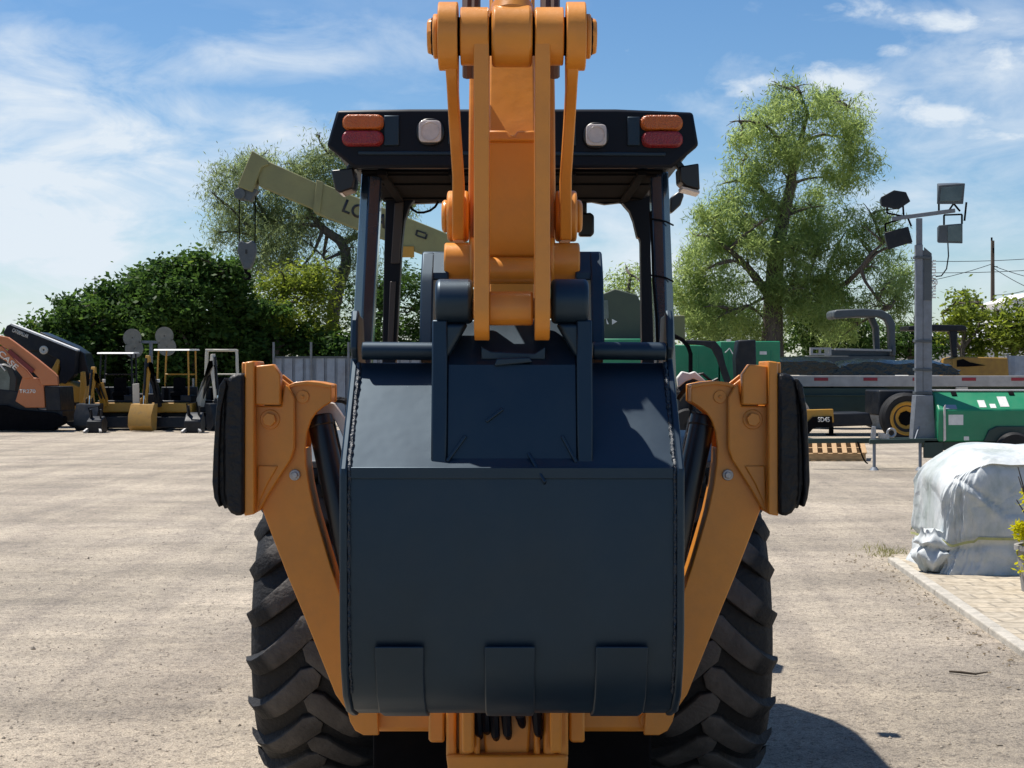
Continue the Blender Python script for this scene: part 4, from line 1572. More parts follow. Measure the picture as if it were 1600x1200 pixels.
def build_trees():
    # tall feathery tree on the right
    Y = 58
    trunk = pts_at([(1210, 659, 0, .62), (1208, 600, 0, .5), (1207, 540, 0, .42), (1208, 470, 0, .36), (1212, 400, 0, .32), (1224, 340, 0, .24), (1236, 290, 0, .2), (1240, 250, 0, .15), (1252, 215, 0, .1), (1262, 180, 0, .05)], Y)
    limbs = [pts_at(l, Y) for l in (
        [(1210, 480, 0, .22), (1235, 452, -.4, .2), (1262, 438, .4, .14), (1290, 434, .4, .13), (1304, 452, .4, .12), (1325, 440, 0, .1), (1345, 420, -1.2, .1), (1362, 395, -1.2, .07), (1380, 380, -1.2, .04)],
        [(1225, 335, 0, .14), (1200, 310, .3, .12), (1185, 290, .5, .1), (1160, 280, .8, .05)],
        [(1210, 410, 0, .16), (1188, 372, .6, .13), (1196, 362, .6, .12), (1160, 330, 1, .06)],
        [(1238, 260, 0, .13), (1222, 225, -.4, .1), (1206, 205, -.4, .06), (1180, 180, -.4, .03)],
        [(1240, 250, 0, .13), (1256, 220, .4, .1), (1285, 210, .6, .06), (1320, 215, .6, .04)],
        [(1345, 420, -1.2, .09), (1352, 440, -1.2, .06), (1372, 468, -1.2, .05), (1390, 480, -1.2, .03)],
        [(1208, 470, 0, .2), (1170, 420, -.6, .14), (1140, 390, -.8, .1), (1110, 370, -.8, .05)],
        [(1345, 420, -1.2, .08), (1370, 395, -1, .06), (1400, 380, -1, .04), (1425, 380, -1, .02)])]
    bl = blobset([
        (1245, 165, 70, 34, 30), (1190, 185, 55, 40, 24), (1305, 175, 52, 34, 22), (1155, 215, 32, 34, 10), (1215, 230, 72, 34, 34), (1290, 225, 60, 40, 26), (1335, 240, 34, 40, 17),
        (1340, 205, 28, 22, 9), (1180, 265, 60, 34, 26), (1150, 300, 48, 34, 22), (1320, 270, 40, 26, 15), (1275, 300, 52, 26, 14), (1200, 320, 54, 30, 22), (1115, 330, 42, 30, 20),
        (1130, 370, 66, 44, 46), (1090, 400, 44, 44, 28), (1180, 380, 44, 40, 26), (1250, 340, 44, 40, 26), (1270, 380, 48, 44, 34), (1310, 340, 40, 34, 18), (1075, 450, 40, 44, 22),
        (1130, 440, 56, 40, 34), (1240, 430, 40, 44, 24), (1340, 350, 34, 34, 14), (1372, 350, 28, 34, 10), (1385, 395, 44, 34, 16), (1330, 400, 40, 34, 16), (1415, 420, 28, 40, 11),
        (1380, 440, 50, 34, 15), (1330, 470, 44, 30, 13), (1410, 475, 30, 30, 7), (1160, 500, 60, 34, 20), (1095, 505, 36, 30, 16), (1265, 490, 40, 34, 16), (1230, 135, 40, 16, 8), (1290, 145, 34, 16, 7), (1215, 450, 50, 40, 22), (1290, 440, 44, 34, 20), (1200, 500, 44, 34, 18), (1320, 510, 44, 30, 14), (1110, 470, 44, 36, 20), (1230, 390, 36, 30, 14)], Y, 1.0, .95)
    tree('feathery_tree', 'tall feathery green tree with a thick dark trunk behind the green container', trunk, limbs, bl, 'leaf_mid', (.24, .036), .75, 11, 'trees around the yard', per_clump=125, clump_r=.44, twigs=2)
    # smaller feathery tree seen through the canopy
    Y = 66
    trunk = pts_at([(975, 655, 0, .2), (976, 600, 0, .17), (972, 540, 0, .14), (978, 480, 0, .1), (985, 430, 0, .06)], Y)
    bl = blobset([(985, 425, 24, 24, 14), (965, 450, 28, 24, 16), (1000, 455, 28, 30, 18), (985, 490, 46, 30, 28), (1030, 470, 30, 40, 22), (960, 520, 40, 26, 20), (1010, 520, 40, 26, 20)], Y)
    tree('feathery_tree', 'smaller pale green tree showing past the right canopy post beside the crane cab', trunk, [], bl, 'leaf_mid', (.2, .055), .4, 12, 'trees around the yard', per_clump=60, clump_r=.5)
    # open grey-green tree behind the crane boom
    Y = 68
    trunk = pts_at([(515, 655, 0, .5), (516, 560, 0, .36), (518, 520, 0, .32), (522, 480, 0, .29), (532, 440, 0, .27), (541, 412, 0, .25), (540, 392, 0, .23), (530, 375, 0, .22), (512, 363, 0, .19), (497, 350, 0, .16), (484, 330, 0, .1), (470, 300, 0, .06)], Y)
    limbs = [pts_at(l, Y) for l in (
        [(536, 380, 0, .16), (550, 372, .4, .14), (580, 360, .8, .12), (620, 340, 1, .1), (660, 310, 1, .05)],
        [(497, 352, 0, .12), (470, 350, -.4, .07), (440, 372, -.4, .05), (415, 398, -.4, .03)],
        [(490, 340, 0, .1), (450, 340, .4, .06), (420, 350, .4, .04), (400, 372, .4, .02)],
        [(505, 358, 0, .1), (490, 395, -.6, .06), (470, 420, -.8, .04), (450, 440, -.8, .02)],
        [(512, 363, 0, .1), (505, 400, .6, .06), (512, 420, .6, .03)],
        [(540, 392, 0, .1), (510, 405, -.6, .06), (488, 385, -.6, .04), (470, 372, -.6, .02)])]
    bl = blobset([
        (365, 265, 34, 30, 15), (395, 245, 34, 22, 12), (345, 300, 24, 40, 12), (370, 330, 36, 44, 22), (350, 355, 18, 34, 8), (420, 265, 40, 26, 14), (400, 320, 44, 40, 26),
        (440, 330, 40, 30, 18), (480, 265, 40, 28, 18), (520, 250, 40, 30, 22), (500, 290, 44, 30, 20), (545, 225, 30, 18, 9), (560, 280, 44, 30, 16), (410, 370, 40, 34, 18), (450, 385, 40, 30, 14),
        (490, 330, 30, 26, 9), (500, 400, 28, 26, 6), (395, 410, 34, 26, 11), (450, 420, 40, 24, 12), (600, 270, 50, 40, 22), (650, 260, 40, 40, 16), (620, 320, 40, 30, 12), (508, 215, 14, 10, 3), (430, 300, 44, 34, 18), (500, 320, 44, 34, 14), (540, 330, 40, 34, 14), (470, 360, 44, 34, 12), (560, 400, 34, 40, 16), (520, 440, 36, 34, 16), (420, 400, 34, 30, 10)], Y, 1.0, 1.0)
    tree('open_crowned_tree', 'open grey-green tree with a crooked dark trunk behind the olive crane boom', trunk, limbs, bl, 'leaf_grey', (.26, .038), .85, 13, 'trees around the yard', per_clump=120, clump_r=.58, twigs=2)
    # bright lower trees under it
    Y = 64
    for i, (cx, lab, bls) in enumerate((
        (440, 'light green bushy tree below the crane hook beside the dark trees', [(430, 450, 40, 26, 26), (465, 435, 40, 30, 28), (410, 480, 34, 34, 24), (450, 490, 50, 34, 36), (490, 470, 36, 40, 28), (440, 530, 50, 30, 30), (500, 515, 34, 34, 22), (498, 430, 24, 24, 12)]),
        (590, 'light green bushy tree showing low between the canopy posts', [(560, 470, 34, 40, 22), (600, 450, 36, 30, 20), (640, 440, 40, 34, 26), (660, 480, 44, 44, 34), (610, 500, 44, 40, 34), (560, 530, 40, 30, 24), (650, 530, 50, 30, 34), (700, 460, 40, 50, 30)]))):
        trunk = pts_at([(cx, 650, 0, .22), (cx + 3, 590, 0, .18), (cx - 2, 530, 0, .14), (cx + 6, 480, 0, .09), (cx + 4, 450, 0, .05)], Y + i)
        tree('bushy_tree', lab, trunk, [], blobset(bls, Y + i), 'leaf_lime' if i == 0 else 'leaf_dark', (.20, .075), .25, 20 + i, 'trees around the yard', per_clump=60, clump_r=.5)
    # dark broadleaf trees on the left
    Y = 61
    specs = [
        (300, 'tallest dark broadleaf tree, its rounded top just under the crane hook', [(280, 425, 32, 26, 26), (320, 430, 36, 30, 34), (265, 450, 34, 34, 30), (345, 440, 34, 30, 28), (300, 470, 56, 44, 64), (360, 470, 34, 40, 34), (385, 500, 34, 40, 34), (330, 520, 60, 40, 60), (272, 515, 44, 44, 44), (362, 420, 20, 14, 8), (256, 425, 16, 16, 8), (290, 404, 12, 8, 4), (318, 406, 12, 8, 4), (345, 414, 10, 8, 3), (372, 432, 12, 10, 4), (300, 580, 60, 40, 80), (370, 590, 50, 40, 70), (270, 560, 44, 34, 46), (340, 560, 44, 34, 46), (250, 600, 44, 40, 50), (300, 630, 70, 24, 40)]),
        (210, 'middle dark broadleaf tree behind the four round lamps', [(205, 452, 34, 24, 24), (235, 448, 32, 28, 26), (185, 470, 34, 30, 28), (230, 485, 46, 40, 50), (190, 510, 46, 40, 46), (230, 530, 46, 34, 40), (160, 480, 28, 26, 18), (172, 448, 12, 10, 4), (212, 432, 12, 10, 4), (148, 458, 10, 8, 3), (200, 585, 60, 40, 80), (200, 630, 70, 24, 60), (160, 560, 44, 34, 40)]),
        (110, 'lowest dark broadleaf tree behind the yellow and black loader', [(95, 500, 30, 22, 22), (130, 490, 34, 26, 28), (75, 520, 30, 26, 22), (120, 525, 46, 34, 44), (155, 515, 34, 34, 30), (90, 545, 44, 26, 30), (150, 545, 40, 26, 28), (110, 590, 60, 40, 50), (100, 630, 70, 24, 40)]),
        (430, 'dark shaded broadleaf tree in front of the corrugated fence', [(400, 520, 40, 34, 34), (440, 530, 40, 26, 28), (420, 490, 30, 30, 20), (470, 535, 34, 22, 30), (385, 545, 34, 22, 40), (410, 590, 34, 36, 50), (520, 545, 34, 22, 30)]),
        (5, 'small dark broadleaf tree behind the faded orange track loader', [(5, 540, 18, 12, 10), (-20, 545, 30, 22, 20), (20, 560, 30, 20, 18), (10, 600, 50, 40, 40)])]
    for i, (cx, lab, bls) in enumerate(specs):
        yb = Y + (i % 2) * 1.5
        trunk = pts_at([(cx, 650, 0, .3), (cx + 2, 600, 0, .26), (cx - 2, 550, 0, .2), (cx + 5, 500 if i < 2 else 540, 0, .12), (cx + 2, 460 if i < 2 else 530, 0, .06)], yb)
        tree('broadleaf_tree', lab, trunk, [], blobset(bls, yb), 'leaf_dark', (.24, .13), .05, 40 + i, 'trees around the yard', per_clump=52, clump_r=.5)
    # understorey behind the right-hand tree, as single bushes
    Y = 63
    for i, (cx, lab, bls) in enumerate((
        (1120, 'dark bushy tree behind the green container', [(1080, 480, 30, 30, 18), (1110, 500, 44, 34, 30), (1150, 510, 44, 34, 34), (1120, 540, 56, 24, 30)]),
        (1300, 'dark dense bushy tree behind the grey curved roll bar', [(1260, 500, 44, 34, 34), (1300, 490, 46, 34, 36), (1330, 520, 36, 34, 30), (1270, 535, 56, 30, 40), (1345, 540, 34, 24, 20), (1290, 455, 44, 24, 20)]),
        (1425, 'dark bushy tree behind the light tower mast', [(1400, 530, 36, 26, 22), (1430, 520, 30, 26, 18), (1455, 535, 30, 24, 16), (1420, 550, 44, 18, 20)]))):
        trunk = pts_at([(cx, 650, 0, .2), (cx + 2, 600, 0, .18), (cx - 2, 550, 0, .14), (cx + 3, 510, 0, .08)], Y)
        tree('bushy_tree', lab, trunk, [], blobset(bls, Y), 'leaf_dark', (.22, .09), .2, 60 + i, 'trees around the yard', per_clump=52, clump_r=.5)
    # small trees on the right, before the white house
    Y = 60
    for i, (cx, lab, bls) in enumerate((
        (1500, 'airy small tree with twiggy top left of the utility pole', [(1490, 480, 26, 18, 9), (1520, 470, 26, 18, 10), (1480, 500, 22, 18, 8), (1515, 495, 30, 22, 14), (1500, 515, 24, 18, 8), (1535, 520, 24, 26, 12), (1530, 545, 24, 20, 12)]),
        (1580, 'leafy small tree with dark base right of the utility pole', [(1560, 490, 28, 18, 12), (1590, 495, 30, 22, 14), (1575, 515, 34, 22, 18), (1600, 530, 34, 26, 22), (1565, 540, 34, 24, 22), (1610, 500, 24, 24, 12)]))):
        trunk = pts_at([(cx, 650, 0, .14), (cx + 3, 590, 0, .12), (cx + 4, 550, 0, .1), (cx + 8, 500, 0, .06), (cx + 10, 470, 0, .03)], Y)
        limbs = [pts_at([(cx + 4, 550, 0, .08), (cx - 18, 520, .2, .05), (cx - 28, 490, .2, .02)], Y), pts_at([(cx + 4, 545, 0, .08), (cx + 28, 515, -.2, .05), (cx + 36, 480, -.2, .02)], Y)]
        tree('small_tree', lab, trunk, limbs, blobset(bls, Y), 'leaf_lime', (.22, .1), .1, 80 + i, 'trees around the yard', per_clump=40, clump_r=.42)


build_trees()


# ------------------------------------------------------------------ background: left
def build_fence():
    Y = 59.5
    t = thing('corrugated_fence', 'blue-grey corrugated sheet fence along the back of the yard', 'fence', (PX(560, Y), Y, 0))
    x0, x1 = PX(428, Y), PX(720, Y)
    m = MB()
    pts = []
    n = int((x1 - x0) / .14)
    front, back = [], []
    for i in range(n + 1):
        x = x0 + (x1 - x0) * i / n
        o = .05 if (i // 2) % 2 == 0 else 0
        front.append((x, Y + o))
        back.append((x, Y + o + .01))
    front, x = [], x0
    while x < x1:
        front += [(x, Y), (x + .30, Y), (x + .315, Y + .11), (x + .405, Y + .11)]
        x += .42
    m.grid([[(x, y, .1) for x, y in front], [(x, y, 2.42) for x, y in front]])
    m.build('sheet_panel', 'fence', t, smooth=0)
    for i in range(6):
        x = x0 + (x1 - x0) * i / 5
        m = MB()
        m.cyl((x, Y - .06, 0), (x, Y - .06, 3.0), .045, n=10)
        m.build('post', 'mast', t)
    m = MB()
    m.box(x0, x1, Y - .05, Y - .012, 2.36, 2.44)
    m.build('rail', 'greymachine', t)
    Y = 56
    t = thing('corrugated_fence', 'short blue-grey sheet fence beside the yellow roller on the far right', 'fence', (PX(1600, Y), Y, 0))
    x0, x1 = PX(1574, Y), PX(1760, Y)
    m = MB()
    n = int((x1 - x0) / .14)
    front = [(x0 + (x1 - x0) * i / n, Y + (.05 if (i // 2) % 2 == 0 else 0)) for i in range(n + 1)]
    m.grid([[(x, y, .1) for x, y in front], [(x, y, PZ(556, Y)) for x, y in front]])
    m.build('sheet_panel', 'fence', t, smooth=0)
    for i in range(3):
        x = x0 + (x1 - x0) * i / 2
        m = MB()
        m.cyl((x, Y - .05, 0), (x, Y - .05, 2.5), .04, n=10)
        m.build('post', 'mast', t)


build_fence()


def crawler(m, x0, x1, y0, y1, h, z0=0.0):
    """rounded track loop (side profile in y)"""
    r = h / 2
    pts = []
    for i in range(9):
        a = R(90 + 180 * i / 8)
        pts.append((y0 + r + r * math.cos(a), z0 + r + r * math.sin(a)))
    for i in range(9):
        a = R(270 + 180 * i / 8)
        pts.append((y1 - r + r * math.cos(a), z0 + r + r * math.sin(a)))
    m.prism_x(pts, x0, x1)
    k = int((y1 - y0) / .12)
    for i in range(k):
        y = y0 + r * .6 + (y1 - y0 - r * 1.2) * i / (k - 1)
        m.box(x0 - .01, x1 + .01, y, y + .05, z0 - .0, z0 + .03)
        m.box(x0 - .01, x1 + .01, y, y + .05, z0 + h - .012, z0 + h + .012)
    for i in range(5):
        z = z0 + h * (.15 + .17 * i)
        m.box(x0 - .01, x1 + .01, y0 - .012, y0 + .02, z, z + .04)


def mini_excavator(loc, label, body, boomc, bladec, canopy, canopyc, bucketc, boom_x=-.3, boom_h=2.1, open_frame=False, rz=0.0, swing=0.0):
    """front towards -Y"""
    t = thing('mini_excavator', label, 'mini excavator', (0, 0, 0), 'mini excavators along the fence')
    for s in (-1, 1):
        m = MB()
        crawler(m, s * .72 - .16, s * .72 + .16, -.1, 1.9, .5)
        m.build('track', 'matblack', t, bevel=.01)
    m = MB()
    m.box(-.55, .55, .3, 1.5, .25, .55)
    m.cyl((0, .9, .5), (0, .9, .7), .4, n=20)
    m.build('undercarriage', 'darkmachine', t, bevel=.02)
    m = MB()
    m.prism_x([(-.62, .12), (-.56, .08), (-.5, .1), (-.46, .26), (-.5, .42), (-.58, .44), (-.6, .26)], -.88, .88)
    for s in (-1, 1):
        m.beam((s * .35, -.5, .3), (s * .35, .5, .42), .1, .1)
    m.build('dozer_blade', 'darkmachine', t, bevel=.01)
    m = MB()
    m.prism_z([(-.8, .02), (.8, .02), (.8, 1.1), (.64, 1.7), (0, 1.86), (-.64, 1.7), (-.8, 1.1)], .56, .86)
    m.build('body_skirt', bladec, t, bevel=.03)
    m = MB()
    m.prism_z([(-.7, .12), (.7, .12), (.7, 1.1), (.58, 1.6), (0, 1.75), (-.58, 1.6), (-.7, 1.1)], .87, .93)
    m.prism_z([(-.72, 1.0), (.72, 1.0), (.6, 1.6), (0, 1.75), (-.6, 1.6)], .8, 1.35)
    m.prism_z([(.3, .15), (.72, .15), (.72, 1.0), (.3, 1.0)], .8, 1.1)
    m.build('upper_body', body, t, bevel=.03)
    m = MB()
    m.box(-.22, .26, .55, .95, 1.05, 1.2)
    m.prism_x([(.92, 1.18), (1.02, 1.18), (1.08, 1.65), (1.0, 1.65)], -.22, .26)
    m.box(-.2, .24, .6, .9, .8, 1.05)
    m.build('seat', 'matblack', t, bevel=.03)
    for s in (-.35, .38):
        m = MB()
        m.beam((s, .45, .8), (s, .5, 1.3), .14, .14)
        m.tube([(s, .48, 1.3), (s, .46, 1.42), (s, .43, 1.47)], .02, 6)
        m.build('control_lever', 'matblack', t)
    hz = canopy
    cf = thing_part('canopy', t)
    pts = ((-.62, .2), (.62, .2), (-.62, 1.25), (.62, 1.25))
    for x, y in pts:
        if open_frame and y < 1:
            pass
        m = MB()
        m.tube([(x, y, .8), (x, y, 1.6), (x * .95, y + .03, hz - .1), (x * .93, y + .05, hz)], .035, 8)
        m.build('post', canopyc, cf)
    m = MB()
    if open_frame:
        m.box(-.62, .62, .22, .3, hz - .02, hz + .05)
        m.box(-.62, .62, 1.2, 1.3, hz - .02, hz + .05)
        m.box(-.3, .3, .2, 1.3, hz + .0, hz + .04)
    else:
        m.prism_x([(.0, hz), (.05, hz + .04), (1.4, hz + .06), (1.5, hz + .03), (1.5, hz + .01), (.0, hz - .01)], -.70, .70)
    m.build('roof', 'white' if not open_frame else canopyc, cf, bevel=.015)
    m = MB()
    for z in (1.75, 1.25):
        m.tube([(-.6, 1.2, z), (.6, 1.2, z)], .025, 6)
    m.build('guard_rail', canopyc, cf)
    # boom: foot, up, then dipper down to the bucket; the boom is swung aside about its foot
    bx = boom_x

    def sw(mb):
        bmesh.ops.rotate(mb.bm, verts=mb.bm.verts, cent=Vector((bx, 0, 0)), matrix=Matrix.Rotation(R(swing), 3, 'Z'))
    m = MB()
    m.prism_x([(.1, .75), (-.12, .72), (-.2, 1.0), (-.35, boom_h - .5), (-.62, boom_h), (-.82, boom_h + .02), (-.85, boom_h - .12), (-.6, boom_h - .25), (-.2, 1.5), (.1, .98)], bx - .11, bx + .11)
    sw(m)
    m.build('boom', boomc, t, bevel=.015)
    m = MB()
    m.prism_x([(-.68, boom_h + .22), (-.78, boom_h + .24), (-.98, 1.2), (-1.02, .62), (-.92, .6), (-.82, 1.3), (-.62, boom_h - .1)], bx - .085, bx + .085)
    sw(m)
    m.build('dipper', 'yellow' if boomc == 'darkmachine' else boomc, t, bevel=.012)
    m = MB()
    m.cyl((bx, -.15, 1.0), (bx, -.55, boom_h - .45), .05, n=12)
    m.cyl((bx, -.86, boom_h + .15), (bx, -1.02, 1.1), .045, n=12)
    m.cyl((bx + .14, -.2, 1.0), (bx + .14, -.5, boom_h - .4), .03, n=10)
    sw(m)
    m.build('boom_cylinder', 'darkmachine', t)
    m = MB()
    m.cyl((bx, -1.0, 1.15), (bx, -1.05, .7), .028, n=10)
    sw(m)
    m.build('cylinder_rod', 'chrome', t)
    m = MB()
    for o in (-.05, .03):
        m.tube([(bx + o, -.05, 1.0), (bx + o, -.32, boom_h - .62), (bx + o, -.66, boom_h + .1), (bx + o, -.92, boom_h - .2), (bx + o, -.95, 1.3)], .018, 6)
    sw(m)
    m.build('hydraulic_hose', 'matblack', t)
    m = MB()
    m.cyl((.45, 1.45, 1.3), (.45, 1.45, 1.62), .04, n=10)
    m.build('exhaust_pipe', 'steel', t)
    m = MB()
    m.box(bx + .1, bx + .2, -.3, -.22, 1.5, 1.6)
    sw(m)
    m.build('work_light', 'white', t, bevel=.01)
    for s in (-1, 1):
        m = MB()
        m.cyl((s * .55 - .17, .15, .25), (s * .55 + .17 + s * .18, .15, .25), .17, n=20)
        m.build('sprocket', 'darkmachine', t)
    bw = .50
    m = MB()
    m.prism_x([(-.86, .86), (-1.12, .84), (-1.3, .5), (-1.32, .18), (-1.15, .02), (-.95, .06), (-.98, .1), (-1.13, .07), (-1.28, .2), (-1.26, .48), (-1.1, .80), (-.86, .83)], bx - bw, bx + bw)
    for s in (-1, 1):
        m.prism_x([(-.86, .86), (-1.12, .84), (-1.3, .5), (-1.32, .18), (-1.15, .02), (-.95, .06)], bx + s * bw - .012, bx + s * bw + .012)
        m.prism_x([(-.9, .82), (-1.1, .82), (-1.08, 1.0), (-.98, 1.04)], bx + s * .12 - .015, bx + s * .12 + .015)
    for i in range(4):
        x = bx - bw + .06 + i * (2 * bw - .12) / 3
        m.loft([(x - .03, -.98, .06), (x + .03, -.98, .06), (x + .03, -.98, .1), (x - .03, -.98, .1)], [(x - .02, -.85, .1), (x + .02, -.85, .1), (x + .02, -.85, .115), (x - .02, -.85, .115)])
    sw(m)
    m.build('bucket', bucketc, t, bevel=.01)
    t.location = loc
    t.rotation_euler = (0, 0, rz)
    t.scale = (.80, .9, 1)
    return t


def thing_part(name, parent):
    o = bpy.data.objects.new(name, None)
    o.empty_display_size = .1
    COL.objects.link(o)
    o.parent = parent
    return o


def build_left_machines():
    # mini excavators in a row
    Y = 47.2
    mini_excavator((PX(180, Y), Y, 0), 'dark mini excavator with thin white canopy and yellow blade, nearest the yellow and black loader', 'darkmachine', 'yellow', 'yellow', 2.4, 'darkmachine', 'darkmachine', -.42, 1.75, rz=R(6), swing=-22)
    Y = 47.0
    mini_excavator((PX(268, Y), Y, 0), 'mini excavator with tall yellow canopy posts and a yellow bucket on the ground', 'darkmachine', 'darkmachine', 'yellow', 2.5, 'yellow', 'wornyellow', -.50, 2.1, rz=R(-2), swing=-16)
    Y = 47.4
    mini_excavator((PX(345, Y), Y, 0), 'cream-boomed mini excavator with an open canopy frame beside the stabilizer pad', 'darkmachine', 'cream', 'darkmachine', 2.5, 'cream', 'darkmachine', -.80, 2.15, open_frame=True, rz=R(8), swing=46)
    # loose grey plate leaning on the second one
    Yk = 46.6
    t = thing('steel_plate', 'grey steel plate standing on edge beside the yellow excavator bucket', 'steel plate', (PX(212, Yk), Yk, 0))
    m = MB()
    m.prism_y(L([(207, 600), (217, 599), (219, 668), (208, 669)], Yk), Yk, Yk + .05)
    m.build('plate', 'cream', t, bevel=.01)
    m = MB()
    m.beam(P(213, 640, Yk + .06), (PX(213, Yk), Yk + .7, 0.02), .06, .06)
    m.build('prop', 'darkmachine', t)
    for k_, (px, w, h, lab) in enumerate(((303, .5, .62, 'small dark trencher attachment on the ground left of the cream boom'), (150, .45, .5, 'small dark grapple attachment on the ground before the nearest excavator canopy'))):
        t = thing('ground_attachment', lab, 'machine attachment', (PX(px, 45.2), 45.2, 0), 'loose attachments by the excavators')
        m = MB()
        x_ = PX(px, 45.2)
        m.prism_x([(45.0, 0), (45.6, 0), (45.7, .3), (45.4, h), (45.2, h * .9), (44.95, .35)], x_ - w / 2, x_ + w / 2)
        m.build('body', 'darkmachine', t, bevel=.03)
        for q in (-1, 1):
            m = MB()
            m.beam((x_ + q * w * .4, 44.95, .1), (x_ + q * w * .55, 44.8, .02), .07, .09)
            m.build('tine', 'steel', t)
            m = MB()
            m.beam((x_ + q * w * .3, 45.2, h * .8), (x_ + q * w * .34, 45.15, h + .2), .05, .1)
            m.build('lug', 'darkmachine', t)
        m = MB()
        m.tube([(x_ - .1, 45.2, h * .8), (x_ - .2, 45.1, h + .25), (x_ + .1, 45.1, h + .3), (x_ + .15, 45.2, h * .8)], .025, 6)
        m.build('hose', 'matblack', t)
    # four-lamp light tower
    Y = 51
    c = P(236, 0, Y)
    t = thing('lamp_mast', 'light mast with four round lamp heads seen from behind, rising past the mini excavators', 'light tower', (c.x, Y, 0))
    m = MB()
    m.box(c.x - .6, c.x + .6, Y - .7, Y + .7, .5, 1.1)
    m.cyl((c.x - .7, Y, .32), (c.x + .7, Y, .32), .32, n=24)
    m.build('trailer_base', 'darkmachine', t, bevel=.03)
    m = MB()
    m.cyl((c.x, Y, 1.0), (c.x, Y, PZ(533, Y)), .06, n=14)
    m.beam(P(214, 534, Y), P(262, 535, Y), .07, .09)
    m.build('mast', 'mast', t)
    for px, py in ((208, 528), (211, 545), (258, 525), (262, 542)):
        q = P(px, py, Y)
        m = MB()
        m.lathe([(.02, .16), (.12, .15), (.24, .09), (.31, .0), (.31, -.03), (.27, -.03), (.02, -.02)], q + Vector((0, -.1, 0)), 'y', 28, closed=True)
        m.beam(q + Vector((0, .02, 0)), (q.x + (.1 if px < 236 else -.1), Y, PZ(535, Y)), .05, .05)
        m.build('lamp_head', 'lamphead', t)
    # faded orange track loader, side on
    Y = 46
    t = thing('track_loader', 'faded orange track loader with dark cab, its lift arm sloping down to the tail', 'track loader', (PX(30, Y), Y, 0), 'compact loaders by the fence')
    X = lambda pts: L(pts, Y)
    m = MB()
    m.prism_y(X([(35, 588), (60, 591), (68, 602), (70, 637), (40, 637), (24, 627), (30, 606)]), Y, Y + .15)
    m.build('tail_panel', 'machineorange', t, bevel=.02)
    m = MB()
    m.prism_y(X([(-60, 520), (0, 524), (14, 527), (24, 534), (60, 561), (86, 582), (91, 588), (92, 602), (66, 602), (62, 590), (30, 556), (0, 537), (-60, 533)]), Y - .12, Y + .06)
    m.build('lift_arm', 'machineorange', t, bevel=.02)
    m = MB()
    m.prism_y(X([(-10, 540), (4, 541), (28, 566), (42, 578), (52, 590), (38, 592), (22, 572), (-10, 552)]), Y - .06, Y + .08)
    m.build('lower_link', 'machineorange', t, bevel=.015)
    m = MB()
    m.beam(P(14, 548, Y - .15), P(52, 580, Y - .15), .12, .1, up=(0, -1, 0))
    m.build('lift_cylinder', 'darkred', t)
    m = MB()
    m.prism_y(X([(69, 604), (92, 604), (95, 642), (72, 642)]), Y + .02, Y + 1.5)
    m.prism_y(X([(-70, 600), (30, 612), (60, 640), (96, 642), (98, 660), (-70, 660)]), Y + .05, Y + 1.5)
    m.build('engine_body', 'darkmachine', t, bevel=.02)
    m = MB()
    pts = X([(-80, 672), (80, 672), (100, 662), (100, 652), (88, 645), (30, 640), (10, 633), (-80, 633)])
    m.prism_y(pts, Y - .1, Y + .35)
    for i in range(12):
        q = P(-70 + i * 14, 671, Y)
        m.box(q.x - .04, q.x + .04, Y - .12, Y + .36, q.z - .02, q.z + .03)
    m.build('track', 'matblack', t, bevel=.015)
    m = MB()
    m.prism_y(X([(-60, 552), (-4, 551), (18, 572), (24, 590), (22, 640), (-60, 640)]), Y + .1, Y + 1.4)
    cab = m.build('cab', 'black', t, bevel=.03)
    m = MB()
    m.prism_y(X([(-50, 575), (8, 574), (14, 590), (13, 611), (-50, 612)]), Y + .085, Y + .12)
    m.build('window', 'glass', cab)
    m = MB()
    m.tube([P(-30, 569, Y + .06), P(8, 570, Y + .06), P(17, 573, Y + .06)], .03, 6)
    m.tube([P(1, 571, Y + .04), P(8, 579, Y + .04)], .025, 6)
    m.build('grab_rail', 'white', cab)
    d = (P(28, 572, Y) - P(0, 545, Y)).normalized()
    u = Vector((-d.z, 0, d.x))
    text_part('CASE', 'lettering', 'white', t, P(-3, 553, Y - .065), .17, d, u, .006, width=.72)
    text_part('TR270', 'lettering', 'white', t, P(30, 614, Y - .004), .11, (1, 0, 0), (0, 0, 1), .006, width=.5)
    # yellow and black loader with its cab tilted
    Y = 49.5
    t = thing('skid_loader', 'yellow and black loader with a long black arm slanting over its cab', 'loader', (PX(100, Y), Y, 0), 'compact loaders by the fence')
    X = lambda pts: L(pts, Y)
    m = MB()
    m.prism_y(X([(93, 600), (107, 595), (124, 604), (131, 600), (133, 632), (131, 646), (112, 655), (100, 640), (94, 620)]), Y - .1, Y + 1.2)
    m.prism_y(X([(128, 581), (134, 580), (136, 606), (130, 640), (126, 640)]), Y - .2, Y + .0)
    m.prism_y(X([(78, 580), (84, 575), (92, 560), (96, 563), (91, 592), (86, 588)]), Y - .2, Y + .0)
    m.build('yellow_body', 'yellow', t, bevel=.03)
    m = MB()
    m.prism_y(X([(100, 630), (132, 628), (132, 633), (102, 635)]), Y - .13, Y - .1)
    m.build('body_stripe', 'black', t)
    m = MB()
    m.prism_y(X([(7, 521), (13, 509), (20, 506), (122, 547), (120, 560), (119, 585), (104, 600), (92, 596), (97, 575), (90, 560), (64, 548), (44, 548), (20, 534)]), Y - .15, Y + .25)
    arm = m.build('lift_arm', 'darkmachine', t, bevel=.02)
    m = MB()
    m.prism_y(X([(20, 505.5), (122, 546), (122, 548.5), (20, 508.5)]), Y - .2, Y + .2)
    m.build('arm_edge', 'white', arm)
    d = (P(42, 523, Y) - P(18, 513, Y)).normalized()
    u = Vector((-d.z, 0, d.x))
